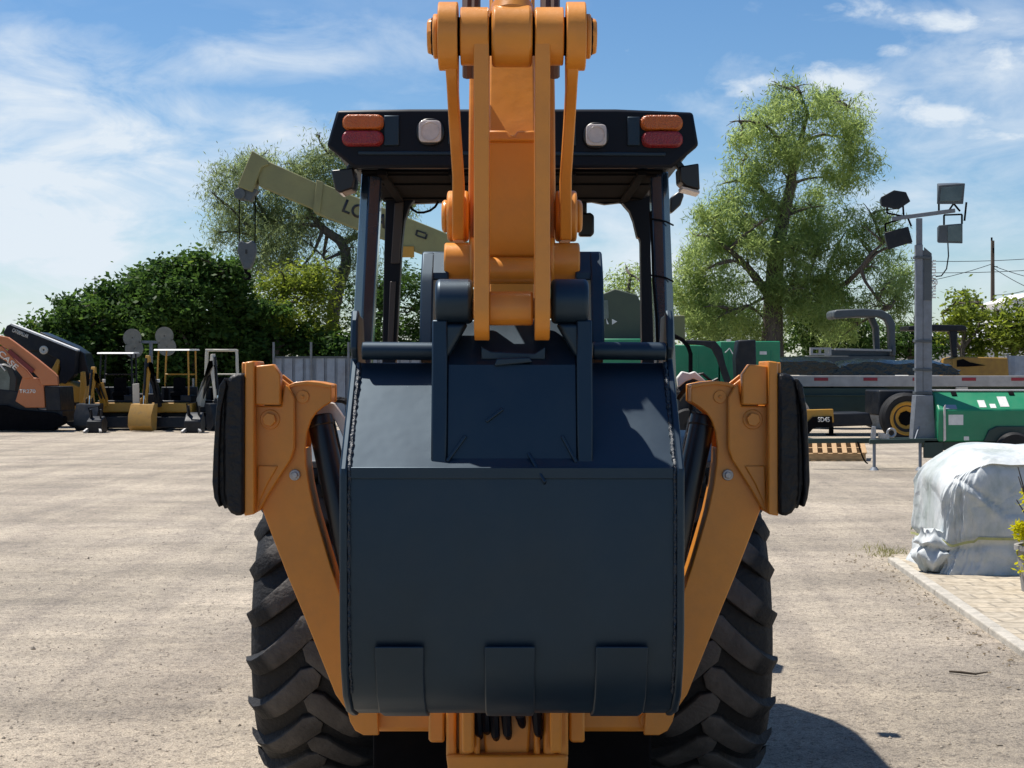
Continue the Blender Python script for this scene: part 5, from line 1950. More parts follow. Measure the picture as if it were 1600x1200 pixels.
    text_part('CATERPILLAR', 'lettering', 'white', arm, P(18.5, 518, Y - .155), .12, d, u, .006, width=.56)
    m = MB()
    q = P(71, 547, Y)
    m.lathe([(.03, 0), (.10, -.02), (.14, 0), (.14, .05), (.03, .05)], q + Vector((0, -.2, 0)), 'y', 20)
    m.build('pivot_cap', 'cream', arm)
    m = MB()
    m.prism_y(X([(30, 535), (64, 548), (90, 560), (96, 575), (92, 640), (60, 645), (40, 600)]), Y + .1, Y + 1.3)
    m.prism_y(X([(58, 518), (110, 540), (128, 552), (140, 600), (128, 605), (120, 585), (60, 540)]), Y + .3, Y + 1.2)
    m.build('cab', 'black', t, bevel=.03)
    for x in (60, 118):
        m = MB()
        q = P(x, 652, Y)
        m.lathe([(.12, -.12), (.38, -.15), (.42, -.1), (.42, .1), (.38, .15), (.12, .12)], (q.x, Y + .1, .42), 'y', 28)
        m.build('wheel', 'tyre', t)
    # olive crane: boom tip, sections, cab and carrier
    Y = 52
    t = thing('crane', 'olive telescopic crane with a hook block hanging from its slanting boom', 'crane', (PX(960, Y), Y, 0))
    m = MB()
    A = lambda pts: L(pts, Y)
    m.prism_y(A([(399, 251), (420, 252), (500, 288), (500, 331), (404, 290)]), Y + .06, Y + .66)
    m.build('boom_section', 'olive', t, bevel=.03)
    m = MB()
    m.prism_y(A([(496, 284), (508, 288), (1000, 486), (990, 522), (490, 332)]), Y, Y + .72)
    b2 = m.build('boom_section', 'olive', t, bevel=.03)
    m = MB()
    m.prism_y(A([(495, 281), (506, 285), (500, 334), (489, 330)]), Y - .05, Y + .77)
    m.build('boom_collar', 'olive', t, bevel=.02)
    m = MB()
    m.prism_y(A([(394, 235), (418, 250), (420, 257), (409, 262), (398, 290), (394, 300), (372, 292), (372, 288)]), Y - .03, Y + .75)
    m.build('boom_head', 'olive', t, bevel=.03)
    m = MB()
    m.prism_y(A([(372, 290), (402, 296), (390, 314), (372, 308), (366, 300)]), Y + .1, Y + .6)
    q = P(374, 302, Y)
    m.cyl((q.x, Y + .02, q.z), (q.x, Y + .7, q.z), .2, n=20)
    m.build('sheave_block', 'greymachine', t, bevel=.02)
    m = MB()
    m.cyl((PX(371.5, Y), Y + .3, PZ(305, Y)), (PX(371.5, Y), Y + .3, PZ(380, Y)), .022, n=6)
    m.cyl((PX(397, Y), Y + .3, PZ(305, Y)), (PX(396, Y), Y + .3, PZ(380, Y)), .022, n=6)
    m.build('hoist_rope', 'matblack', t)
    m = MB()
    m.prism_y(A([(370, 380), (375, 374), (381, 378), (386, 378), (392, 374), (398, 380), (399, 392), (395, 408), (389, 420), (379, 420), (373, 405), (369, 392)]), Y + .18, Y + .42)
    hb = m.build('hook_block', 'greymachine', t, bevel=.05, seg=3)
    m = MB()
    m.tube([P(a, b, Y + .3) for a, b in ((383, 419), (384, 425), (389, 428), (391, 432), (388, 436), (383, 436), (380, 433))], [.06, .05, .055, .055, .05, .04, .02], 8)
    m.build('hook', 'matblack', hb)
    m = MB()
    m.prism_y(A([(382, 389), (385, 389), (385, 396), (382, 396)]), Y + .16, Y + .18)
    m.build('slot_mark', 'black', hb)
    d = (P(690, 380, Y) - P(540, 320, Y)).normalized()
    u = Vector((-d.z, 0, d.x))
    text_part('LORAIN', 'lettering', 'black', t, P(534, 330, Y - .01), .44, d, u, .01, width=2.2)
    m = MB()
    for a in ((651, 360, 12), (651, 368, 12)):
        p0, p1 = P(a[0], a[1], Y), P(a[0] + a[2] + 3, a[1] + 5, Y)
        m.beam((p0.x, Y - .015, p0.z), (p1.x, Y - .015, p1.z), .02, .06)
    p0, p1 = P(652, 360, Y), P(650, 368, Y)
    m.beam((p0.x, Y - .015, p0.z), (p1.x, Y - .015, p1.z), .02, .07, up=(1, 0, 0))
    p0, p1 = P(667, 366, Y), P(665, 373, Y)
    m.beam((p0.x, Y - .015, p0.z), (p1.x, Y - .015, p1.z), .02, .07, up=(1, 0, 0))
    m.build('boom_mark', 'black', t)
    m = MB()
    q = P(638, 392, Y)
    m.box(q.x - .22, q.x + .2, Y - .05, Y + .1, q.z - .22, q.z + .16)
    m.build('warning_plate', 'yellow', t, bevel=.02)
    for a, b, w in (((700, 395), (800, 560), .2), ((690, 395), (770, 560), .12)):
        m = MB()
        m.beam(P(*a, Y + .3), P(*b, Y + .4), w, w)
        m.build('boom_ram', 'olivedark', t)
    m = MB()
    m.prism_y(A([(935, 462), (960, 452), (995, 462), (1008, 500), (1012, 535), (935, 535)]), Y - .4, Y + 1.0)
    cab = m.build('cab', 'olivedark', t, bevel=.04)
    m = MB()
    m.prism_y(A([(938, 470), (949, 470), (950, 498), (942, 500)]), Y - .43, Y - .38)
    m.build('window', 'glass', cab)
    m = MB()
    m.prism_y(A([(955, 499), (963, 503), (955, 508)]), Y - .44, Y - .40)
    m.prism_y(A([(946, 498), (950, 507), (947, 507)]), Y - .44, Y - .40)
    m.build('white_mark', 'white', cab)
    m = MB()
    m.prism_y(A([(700, 600), (1070, 600), (1070, 560), (1040, 530), (740, 535), (700, 560)]), Y - 1.0, Y + 1.5)
    m.build('carrier', 'olivedark', t, bevel=.05)
    for px in (730, 800, 970, 1040):
        m = MB()
        q = P(px, 640, Y)
        m.lathe([(.2, -.2), (.6, -.25), (.66, -.15), (.66, .15), (.6, .25), (.2, .2)], (q.x, Y - 1.0, .66), 'y', 28)
        m.build('wheel', 'tyre', t)
    m = MB()
    m.prism_y(A([(1050, 492), (1074, 491), (1075, 530), (1050, 530)]), Y + .8, Y + 1.5)
    m.build('counterweight', 'olive', t, bevel=.03)


build_left_machines()


# ------------------------------------------------------------------ background: right
def build_right():
    # green container behind the right stabilizer
    Y = 41
    A = lambda pts, y=Y: L(pts, y)
    t = thing('green_container', 'long bright green steel container behind the right stabilizer', 'container', (PX(1090, Y), Y, 0))
    m = MB()
    m.prism_y(A([(938, 529), (1030, 529), (1030, 674), (938, 674)]), Y + .1, Y + 2.2)
    m.prism_y(A([(1032, 538), (1123, 540), (1123, 674), (1032, 674)]), Y, Y + 2.2)
    m.prism_y(A([(1125, 533), (1219, 533), (1219, 674), (1125, 674)]), Y, Y + 2.2)
    m.build('box_body', 'green', t, bevel=.03)
    m = MB()
    m.prism_y(A([(1187, 549), (1198, 549), (1198, 554), (1187, 554)]), Y - .01, Y + .01)
    m.build('label_plate', 'white', t)
    m = MB()
    for x in (1050, 1090, 1140, 1205):
        m.box(PX(x, Y) - .02, PX(x, Y) + .02, Y - .015, Y + .01, .1, 2.4)
    m.build('rib', 'green', t, bevel=.008)
    # dark machine with curved guard bars before it
    Y = 38.5
    A = lambda pts, y=Y: L(pts, y)
    t = thing('guarded_machine', 'dark utility machine with curved guard bars standing before the green container', 'machine', (PX(1110, Y), Y, 0))
    m = MB()
    m.tube([P(a, b, Y) for a, b in ((1040, 522), (1054, 525), (1066, 531), (1075, 541), (1079, 553), (1079, 600), (1079, 650))], .055, 10)
    m.build('guard_bar', 'matblack', t)
    m = MB()
    m.prism_y(A([(1072, 531), (1118, 533), (1128, 545), (1134, 570), (1146, 604), (1136, 606), (1128, 585), (1120, 560), (1112, 545), (1100, 540), (1074, 537)]), Y, Y + .12)
    m.build('roof_bar', 'darkmachine', t, bevel=.02)
    m = MB()
    m.prism_y(A([(1156, 531), (1184, 530), (1186, 600), (1154, 600), (1152, 560)]), Y + .3, Y + .9)
    m.prism_y(A([(1060, 612), (1190, 612), (1190, 672), (1060, 672)]), Y + .1, Y + 1.2)
    m.build('dark_body', 'darkmachine', t, bevel=.04)
    m = MB()
    m.beam(P(1133, 551, Y - .1), P(1140, 544, Y - .1), .03, .02)
    m.beam(P(1140, 544, Y - .1), P(1145, 553, Y - .1), .03, .02)
    q = P(1138, 532, Y)
    m.box(q.x - .05, q.x + .05, Y - .1, Y - .04, q.z - .03, q.z + .03)
    m.build('fitting', 'white', t)
    for x in (1075, 1165):
        m = MB()
        q = P(x, 650, Y)
        m.lathe([(.1, -.12), (.4, -.15), (.45, -.1), (.45, .1), (.4, .15), (.1, .12)], (q.x, Y + .1, .45), 'y', 28)
        m.build('wheel', 'tyre', t)

    # flatbed trailer
    Y = 43
    A = lambda pts, y=Y: L(pts, y)
    x0, x1 = PX(1193, Y), PX(1830, Y)
    t = thing('flatbed_trailer', 'flatbed trailer with a pale side rail and red reflectors', 'trailer', (PX(1400, Y), Y, 0))
    zr0, zr1 = PZ(604, Y), PZ(587, Y)
    m = MB()
    m.box(x0, x1, Y, Y + .08, zr0, zr1)
    m.box(x0, x0 + .08, Y + .08, Y + 2.4, zr0, zr1)
    rail = m.build('side_rail', 'aluminium', t, bevel=.01)
    for i in range(8):
        a = 1272 + i * 77
        m = MB()
        m.box(PX(a, Y), PX(a + 22, Y), Y - .008, Y + .004, PZ(595, Y), PZ(590, Y))
        m.build('reflector', 'reflex', rail)
    m = MB()
    m.box(x0 + .08, x1, Y + .08, Y + 2.4, zr1 - .1, zr1 - .03)
    m.build('deck', 'matblack', t)
    m = MB()
    m.box(x0, x1, Y + .3, Y + .5, zr0 - .45, zr0)
    m.box(x0, x1, Y + 1.7, Y + 1.9, zr0 - .45, zr0)
    m.build('chassis_beam', 'greendark', t, bevel=.01)
    m = MB()
    m.prism_y(A([(1225, 606), (1388, 606), (1388, 640), (1380, 646), (1225, 646)]), Y + .02, Y + 1.4)
    m.prism_y(A([(1225, 616), (1392, 616), (1392, 619), (1225, 619)]), Y - .02, Y + .02)
    m.build('side_tank', 'greendark', t, bevel=.04)
    m = MB()
    m.box(PX(1494, Y), PX(1512, Y), Y - .02, Y + .1, PZ(615, Y), PZ(605, Y))
    m.build('bracket', 'cream', t)
    for px in (1560, 1640):
        m = MB()
        m.lathe([(.2, -.14), (.48, -.17), (.52, -.1), (.52, .1), (.48, .17), (.2, .14)], (PX(px, Y), Y + .3, .52), 'y', 28)
        m.build('wheel', 'tyre', t)
    m = MB()
    m.box(PX(1300, Y), PX(1306, Y), Y + .3, Y + .45, 0, zr0)
    m.box(PX(1296, Y), PX(1310, Y), Y + .25, Y + .5, 0, .04)
    m.build('landing_leg', 'matblack', t)

    # wrapped loads on the deck
    def wrapped(name, label, outline, y0, y1, seed):
        g = random.Random(seed)
        n = 14
        m = MB()
        pts = L(outline, y0)
        rows = []
        K = 9
        cz = min(p[1] for p in pts)
        dense = []
        for i in range(len(pts)):
            a, b = pts[i], pts[(i + 1) % len(pts)]
            for t_ in (0, .25, .5, .75):
                dense.append((a[0] * (1 - t_) + b[0] * t_, a[1] * (1 - t_) + b[1] * t_))
        for j in range(K):
            f = j / (K - 1)
            s = 1 - .25 * abs(2 * f - 1) ** 3
            row = []
            for x, z in dense:
                dz = (z - cz) * s
                row.append((x + g.uniform(-.05, .05), y0 + (y1 - y0) * f + g.uniform(-.03, .03), cz + dz + (g.uniform(-.03, .03) if dz > .05 else 0)))
            row.append(row[0])
            rows.append(row)
        m.grid(rows)
        m._face([v for v in m.bm.verts][:len(dense)])
        bmesh.ops.remove_doubles(m.bm, verts=m.bm.verts, dist=.001)
        return single(m, name, 'plastic', label, 'wrapped load', 'plastic wrapped loads on the flatbed', smooth=50)
    wrapped('wrapped_load', 'low load in shiny black plastic at the near left end of the flatbed', [(1205, 586), (1206, 563), (1222, 558), (1262, 557), (1300, 561), (1312, 570), (1305, 586)], Y + .25, Y + 2.0, 1)
    wrapped('wrapped_load', 'long load under a dark folded sheet in the middle of the flatbed', [(1300, 586), (1312, 572), (1325, 563), (1360, 560), (1410, 563), (1460, 562), (1485, 567), (1500, 578), (1498, 586)], Y + .2, Y + 2.1, 2)

    # grey roller canopy behind the flatbed
    Y = 48
    A = lambda pts, y=Y: L(pts, y)
    t = thing('road_roller', 'grey roller with a thick curved roll bar reaching forward, behind the flatbed', 'roller', (PX(1350, Y), Y, 0))
    m = MB()
    m.prism_y(A([(1303, 487), (1307, 484), (1350, 482), (1378, 484), (1392, 492), (1399, 505), (1400, 556), (1391, 556), (1389, 512), (1384, 500), (1372, 495), (1340, 495), (1306, 498), (1303, 495)]), Y, Y + .35)
    m.prism_y(A([(1368, 494), (1378, 494), (1385, 510), (1387, 556), (1379, 556), (1376, 512)]), Y + .9, Y + 1.2)
    m.prism_y(A([(1303, 487), (1307, 484), (1350, 482), (1378, 484), (1378, 495), (1340, 495), (1306, 498), (1303, 495)]), Y + .35, Y + 1.2)
    m.build('roll_bar', 'greymachine', t, bevel=.05, seg=3)
    m = MB()
    m.prism_y(A([(1266, 543), (1297, 543), (1297, 546), (1266, 546)]), Y - .1, Y)
    m.prism_y(A([(1266, 552), (1297, 552), (1297, 555), (1266, 555)]), Y - .1, Y)
    m.prism_y(A([(1265, 543), (1269, 543), (1269, 555), (1265, 555)]), Y - .11, Y)
    m.prism_y(A([(1279, 543), (1282, 543), (1282, 555), (1279, 555)]), Y - .11, Y)
    m.prism_y(A([(1294, 543), (1298, 543), (1298, 555), (1294, 555)]), Y - .11, Y)
    m.prism_y(A([(1304, 544), (1392, 546), (1392, 549), (1304, 547)]), Y - .1, Y)
    m.build('front_rack', 'aluminium', t)
    m = MB()
    m.prism_y(A([(1262, 556), (1400, 556), (1400, 620), (1262, 620)]), Y + .1, Y + 1.4)
    m.prism_y(A([(1300, 545), (1395, 547), (1395, 556), (1300, 556)]), Y + .2, Y + 1.2)
    m.prism_y(A([(1394, 540), (1399, 540), (1399, 556), (1394, 556)]), Y - .08, Y - .04)
    m.build('engine_body', 'greymachine', t, bevel=.04)
    for x in (1285, 1380):
        m = MB()
        m.lathe([(.1, -.5), (.55, -.5), (.55, .5), (.1, .5)], (PX(x, Y), Y + .75, .55), 'y', 28)
        m.build('drum', 'steel', t)
    # yellow roller with dark roll bar
    Y = 50
    A = lambda pts, y=Y: L(pts, y)
    t = thing('road_roller', 'yellow roller with dark two-legged roll bar behind the far end of the flatbed', 'roller', (PX(1530, Y), Y, 0))
    m = MB()
    m.prism_y(A([(1420, 509), (1461, 507), (1505, 508), (1511, 511), (1510, 517), (1460, 517), (1420, 516)]), Y, Y + 1.2)
    m.prism_y(A([(1485, 516), (1496, 516), (1497, 558), (1489, 558)]), Y + .05, Y + .25)
    m.prism_y(A([(1499, 516), (1509, 516), (1508, 558), (1501, 558)]), Y + .9, Y + 1.15)
    m.build('roll_bar', 'darkmachine', t, bevel=.03)
    m = MB()
    m.prism_y(A([(1488, 560), (1500, 557), (1575, 559), (1577, 590), (1577, 625), (1480, 625)]), Y, Y + 1.3)
    m.build('engine_cover', material('ochre_paint', (0.34, 0.19, 0.03), (0.26, 0.14, 0.025), 4, .5), t, bevel=.04)
    m = MB()
    m.prism_y(A([(1495, 563), (1505, 561), (1515, 566), (1540, 571), (1512, 573), (1495, 573)]), Y - .02, Y + .05)
    m.build('seat', 'matblack', t)
    for x in (1500, 1560):
        m = MB()
        m.lathe([(.1, -.5), (.5, -.5), (.5, .5), (.1, .5)], (PX(x, Y), Y + .6, .5), 'y', 28)
        m.build('drum', 'steel', t)

    # yellow soil compactor in front of the trailer
    Y = 40
    A = lambda pts, y=Y: L(pts, y)
    t = thing('soil_compactor', 'dark soil compactor with an orange-rimmed wheel, half hidden behind the light tower mast', 'compactor', (PX(1330, Y), Y, 0))
    m = MB()
    m.prism_y(A([(1225, 641), (1301, 639), (1302, 660), (1270, 658), (1258, 668), (1250, 676), (1225, 676)]), Y - .1, Y + .1)
    m.build('drum_frame', 'yellow', t, bevel=.02)
    m = MB()
    m.prism_y(A([(1268, 651), (1298, 650), (1299, 668), (1270, 668), (1258, 682), (1248, 684), (1252, 668)]), Y - .16, Y - .1)
    m.build('frame_stripe', 'matblack', t, bevel=.01)
    text_part('SD45', 'lettering', 'white', t, P(1278, 659, Y - .17), .12, (1, 0, 0), (0, 0, 1), .006, width=.31)
    m = MB()
    m.lathe([(.1, -.9), (.62, -.9), (.62, .9), (.1, .9)], (PX(1232, Y), Y + 1.0, .62), 'y', 36)
    m.build('drum', 'steel', t)
    m = MB()
    m.prism_y(A([(1300, 646), (1360, 645), (1366, 665), (1300, 667)]), Y + .1, Y + 1.6)
    m.prism_y(A([(1376, 610), (1445, 610), (1445, 650), (1376, 650)]), Y + .2, Y + 1.8)
    m.build('engine_body', 'darkmachine', t, bevel=.04)
    wh = thing_part('wheel', t)
    c = P(1414, 654, Y)
    m = MB()
    m.lathe([(.30, -.18), (.58, -.22), (.66, -.14), (.66, .14), (.58, .22), (.30, .18)], (c.x, Y, .62), 'y', 40)
    m.build('tyre', 'tyre', wh)
    m = MB()
    m.lathe([(.16, -.06), (.22, -.12), (.38, -.20), (.42, -.245), (.45, -.23), (.45, .1), (.16, .1)], (c.x, Y, .60), 'y', 40)
    m.build('rim', 'yellow', wh)
    m = MB()
    m.lathe([(.01, -.08), (.20, -.09), (.20, .05), (.01, .05)], (c.x, Y, .60), 'y', 16)
    for i in range(8):
        a = i * math.pi / 4
        m.cyl((c.x + .17 * math.cos(a), Y - .12, .60 + .17 * math.sin(a)), (c.x + .17 * math.cos(a), Y - .05, .60 + .17 * math.sin(a)), .03, n=8)
    m.build('hub', 'matblack', wh)
    text_part('F-4704', 'lettering', 'white', t, P(1399, 637, Y + .19), .2, (1, 0, .05), (-.05, 0, 1), .006, width=.45)

    # light tower trailer
    Y = 28
    A = lambda pts, y=Y: L(pts, y)
    t = thing('light_tower', 'green light tower trailer with a grey mast carrying four square floodlights', 'light tower', (PX(1470, Y), Y, 0))
    prof_l = [(0, PZ(690, Y)), (0, PZ(640, Y)), (.42, PZ(612, Y)), (.95, PZ(612, Y)), (1.35, PZ(640, Y)), (1.35, PZ(690, Y))]
    xa, xb = PX(1466, Y), PX(1466, Y) + 2.4
    m = MB()
    m.prism_x([(Y + a, b) for a, b in prof_l], xa, xb)
    encl = m.build('enclosure', 'green', t, bevel=.03)
    for (a, b, c_, d_) in ((1482, 648, 1505, 664), (1506, 682, 1514, 688)):
        m = MB()
        m.prism_y(A([(a, b), (c_, b), (c_, d_), (a, d_)]), Y - .006, Y + .004)
        m.build('sticker', 'white', encl)
    # stickers and hinges on the sloping hood

    def on_hood(px0, px1, f0, f1, name, mat, h=.006):
        z0, z1 = PZ(640, Y), PZ(612, Y)
        m_ = MB()
        p = lambda px, f: Vector((PX(px, Y), Y + .42 * f, z0 + (z1 - z0) * f))
        nrm = Vector((0, -(z1 - z0), .42)).normalized() * h
        q = [p(px0, f0), p(px1, f0), p(px1, f1), p(px0, f1)]
        m_.loft([v - nrm * .5 for v in q], [v + nrm for v in q])
        m_.build(name, mat, encl)
    on_hood(1532, 1543, .12, .5, 'sticker', 'white')
    on_hood(1549, 1558, .08, .3, 'sticker', 'white')
    on_hood(1565, 1579, .15, .7, 'sticker', 'white')
    on_hood(1477, 1496, -.05 + .08, .25, 'sticker', 'fence')
    on_hood(1495, 1503, .75, .95, 'hinge', 'matblack', .02)
    on_hood(1586, 1594, .78, .97, 'hinge', 'matblack', .02)
    m = MB()
    m.box(xa + .0, xb, Y + .40, Y + .97, PZ(612, Y) + .004, PZ(612, Y) + .03)
    m.prism_y(A([(1474, 636), (1477, 632), (1478, 688), (1474, 690)]), Y - .02, Y + .0)
    m.build('trim_strip', 'lampwhite', encl, bevel=.006)
    m = MB()
    cx, rr_ = PX(1580, Y), .52
    m.prism_y(A([(1536, 690), (1544, 672), (1556, 666), (1605, 666), (1617, 672), (1625, 690)]), Y - .05, Y + .06)
    m.build('mudguard', 'greendark', encl, bevel=.015)
    m = MB()
    m.lathe([(.15, -.1), (.32, -.12), (.36, -.07), (.36, .07), (.32, .12), (.15, .1)], (PX(1581, Y), Y - .08, .36), 'y', 32)
    m.build('wheel', 'tyre', t)
    m = MB()
    m.box(PX(1466, Y), xb, Y + .1, Y + .25, PZ(704, Y), PZ(690, Y) - .004)
    m.box(PX(1466, Y), xb, Y + 1.1, Y + 1.25, PZ(704, Y), PZ(690, Y) - .004)
    m.box(PX(1445, Y), PX(1475, Y), Y + .05, Y + .12, PZ(716, Y), PZ(688, Y))
    m.build('chassis', 'greendark', t, bevel=.01)
    m = MB()
    m.beam(P(1255, 689, Y + .5), P(1475, 687, Y + .5), .1, .09)
    m.beam(P(1340, 690, Y + .5), P(1470, 687, Y + 1.1), .07, .07)
    m.prism_y(A([(1360, 687), (1472, 685), (1472, 692), (1360, 694)]), Y + .05, Y + .12)
    m.build('drawbar', 'greendark', t, bevel=.008)
    for px, z0 in ((1368, 0), (1440, 0)):
        m = MB()
        zt_ = PZ(690, Y)
        m.cyl((PX(px, Y), Y + .1, .06), (PX(px, Y), Y + .1, zt_ + .05), .03, n=12)
        m.cyl((PX(px, Y), Y + .1, 0), (PX(px, Y), Y + .1, .06), .09, .05, n=16)
        m.build('jack_leg', 'mast', t)
    m = MB()
    c = P(1396, 677, Y)
    m.lathe([(.075 + .025 * math.cos(a), .025 * math.sin(a)) for a in [i * math.pi / 4 for i in range(8)]], (c.x, Y + .15, c.z), 'y', 24)
    m.prism_y(A([(1376, 676), (1392, 680), (1392, 687), (1376, 686)]), Y + .1, Y + .2)
    m.prism_y(A([(1365, 667), (1371, 667), (1371, 688), (1363, 688)]), Y + .1, Y + .18)
    m.build('winch', 'steel', t, bevel=.006)
    m = MB()
    g = random.Random(3)
    pts = [P(1340 + i * 2, 690 + 34 * math.sin(i / 8 * math.pi / 2), Y + .4) for i in range(9)]
    m.tube(pts, .014, 6)
    m.build('safety_chain', 'matblack', t)
    # mast
    m = MB()
    m.prism_y(A([(1438, 380), (1449, 380), (1449, 690), (1438, 690)]), Y + .3, Y + .42)
    m.prism_y(A([(1449.5, 388), (1464, 400), (1464, 690), (1449.5, 690)]), Y + .32, Y + .46)
    m.prism_y(A([(1440, 338), (1449, 338), (1449, 390), (1440, 390)]), Y + .33, Y + .40)
    m.prism_y(A([(1436, 618), (1463, 618), (1468, 690), (1431, 690)]), Y + .22, Y + .5)
    m.beam(P(1429, 690, Y + .1), P(1440, 655, Y + .3), .03, .04)
    mast = m.build('mast', 'mast', t, bevel=.008)
    for yy in (398, 530, 575, 612):
        m = MB()
        m.prism_y(A([(1436.5, yy), (1463, yy + 1), (1463, yy + 5), (1436.5, yy + 4)]), Y + .28, Y + .47)
        m.build('mast_clamp', 'greymachine', mast, bevel=.004)
    m = MB()
    m.prism_y(A([(1451, 384), (1463, 394), (1463.5, 468), (1451, 468)]), Y + .305, Y + .319)
    plate = m.build('name_strip', 'greymachine', mast)
    text_part('magnum', 'lettering', 'white', mast, P(1462, 466, Y + .30), .10, (0, 0, 1), (-1, 0, 0), .006, width=.72)
    m = MB()
    m.beam(P(1394, 342, Y + .36), P(1492, 329, Y + .36), .07, .075)
    bar = m.build('lamp_bar', 'mast', mast, bevel=.008)
    m = MB()
    m.tube([P(a, b, Y + .36) for a, b in ((1481, 378), (1482, 400), (1479, 420), (1471, 431), (1462, 432))], .012, 6)
    m.build('lamp_cable', 'matblack', mast)

    def flood(pts_face, pts_back, y0, y1, lens, bracket):
        """housing lofted from a front outline to a smaller back outline"""
        m_ = MB()
        m_.loft([(x, y0, z) for x, z in L(pts_face, Y)], [(x, y1, z) for x, z in L(pts_back, Y)])
        f = m_.build('floodlight', 'greymachine' if lens else 'darkmachine', t, bevel=.012)
        if lens:
            m_ = MB()
            yy = min(y0, y1)
            m_.prism_y(L(lens, Y), yy - .012, yy + .004)
            m_.build('lens', 'glass', f, bevel=.004)
        m_ = MB()
        for a, b in bracket:
            m_.beam(P(*a, Y + .36), P(*b, Y + .36), .03, .03)
        m_.build('bracket', 'matblack', f)
        return f
    flood([(1472, 287), (1514, 284), (1511, 317), (1469, 317)], [(1474, 282), (1506, 281), (1506, 312), (1474, 312)], Y + .22, Y + .42, [(1476, 291), (1510, 288), (1507, 312), (1473, 313)],
          [((1467, 303), (1467, 330)), ((1467, 303), (1472, 304)), ((1510, 316), (1507, 345)), ((1482, 330), (1490, 318)), ((1490, 318), (1500, 330))])
    flood([(1472, 350), (1510, 347), (1510, 379), (1471, 378)], [(1474, 352), (1504, 350), (1504, 375), (1474, 375)], Y + .22, Y + .42, [(1486, 351), (1508, 349), (1508, 376), (1486, 375)],
          [((1475, 336), (1475, 352)), ((1503, 335), (1503, 350)), ((1475, 336), (1503, 335))])
    flood([(1380, 306), (1401, 295), (1420, 298), (1427, 313), (1408, 326), (1381, 321)], [(1384, 308), (1402, 299), (1416, 301), (1420, 312), (1406, 320), (1386, 317)], Y + .18, Y + .5, None,
          [((1386, 320), (1386, 333)), ((1411, 322), (1412, 338)), ((1386, 333), (1412, 338))])
    flood([(1386, 362), (1424, 352), (1431, 377), (1392, 389)], [(1390, 364), (1420, 356), (1425, 374), (1395, 384)], Y + .2, Y + .44, None,
          [((1384, 362), (1383, 350)), ((1383, 350), (1418, 339)), ((1418, 339), (1424, 354))])

    # pallet
    Y = 31
    t = thing('pallet', 'weathered wooden pallet lying on the gravel by the trailer drawbar', 'pallet', (PX(1300, Y), Y, 0))
    x0 = PX(1238, Y)
    x1 = PX(1353, Y)
    m = MB()
    nb = 8

    def tilt(mb):
        for v in mb.bm.verts:
            v.co.z = v.co.z * .8 + max(0, v.co.y - (Y - .13)) * .17
    for i in range(nb):
        a = x0 + (x1 - x0 - .1) * i / (nb - 1)
        m.loft([(a, Y - .1, .19), (a + .1, Y - .1, .19), (a + .1, Y - .1, .215), (a, Y - .1, .215)], [(a + .22, Y + 1.1, .19), (a + .32, Y + 1.1, .19), (a + .32, Y + 1.1, .215), (a + .22, Y + 1.1, .215)])
    tilt(m)
    m.build('slat', 'wood', t, bevel=.004)
    m = MB()
    for i in range(3):
        y = Y - .08 + i * .53
        m.box(x0 + .02 + .1 * i, x1 - .02 + .1 * i, y, y + .05, .022, .188)
        m.box(x0 + .02 + .1 * i, x1 - .02 + .1 * i, y - .03, y + .08, .0, .021)
    tilt(m)
    m.build('stringer', 'wood', t, bevel=.004)

    # tarpaulin-covered load
    Y = 13.4
    t = thing('covered_stack', 'load under a stained pale grey tarpaulin tied with a yellow strap, on the paved strip', 'covered load', (PX(1520, Y), Y, 0))
    # closed draped surface: rings of horizontal sections from the ground up
    xl = 3.86
    xr = xl + 1.95
    g = np.random.default_rng(5)
    nu, nv = 380, 90
    rows = []
    ph = g.uniform(0, 6.28, 8)
    H = 1.10

    def ring(u):
        """rounded-rectangle unit ring: u 0..1 -> (x,y) in [-1,1] (front = -y)"""
        a = 2 * math.pi * u
        c, s = math.cos(a), math.sin(a)
        e = .2
        return math.copysign(abs(c) ** e, c), math.copysign(abs(s) ** e, s)
    cxm, cym = (xl + xr) / 2, Y + .64
    hx, hy = (xr - xl) / 2, .64
    for j in range(nv):
        v = j / (nv - 1)
        if v < .68:
            z = v / .68
            shrink = 1 - .03 * z
        else:
            q = (v - .68) / .32
            z = 1 + 0 * q
            shrink = (1 - .03) * (1 - q)
        row = []
        for i in range(nu):
            u = i / nu
            x, y = ring(u)
            # rounded shoulder
            zz = z
            if v < .68 and z > .72:
                k = (z - .72) / .28
                sh = shrink - .09 * k ** 4
                zz = .72 + .28 * k - .03 * k ** 3
            elif v >= .68:
                q = (v - .68) / .32
                sh = (.88) * (1 - q)
                zz = .97 + .05 * min(1, q * 4)
            else:
                sh = shrink
            # folds run diagonally and vertically
            w = 0.0
            for kf, (fu, fv) in enumerate(((7, 2.2), (13, -3.1), (23, 1.0), (37, 6.0), (51, -9.0))):
                w += (1 - 2 * abs(math.sin(math.pi * fu * u + fv * z + ph[kf]))) * (.020, .014, .010, .006, .004)[kf]
            tie = math.exp(-((z - .27) / .05) ** 2)
            flare = .05 * math.exp(-(z / .07) ** 2)
            fold = (1 + w * (1.0 if v < .68 else (1 - q) * .8)) * (1 - .05 * tie + flare)
            nv3 = Vector((x * hx * 2.1 + 3.0, y * hy * 2.1, zz * 2.0))
            c1 = max(0.0, 1 - abs(mnoise.noise(nv3)) * 9)
            c2 = max(0.0, 1 - abs(mnoise.noise(nv3 * 2.3 + Vector((7, 1, 3)))) * 7)
            w += (.020 * c1 + .009 * c2 - .008)
            # slant of the left shoulder: the top corner is cut away on the left
            X = cxm + hx * x * sh * fold
            Yv = cym + hy * y * sh * fold
            zl = 1.0
            if X < xl + .45:
                zl = 1.0 - .20 * ((xl + .45 - X) / .45) ** 1.4
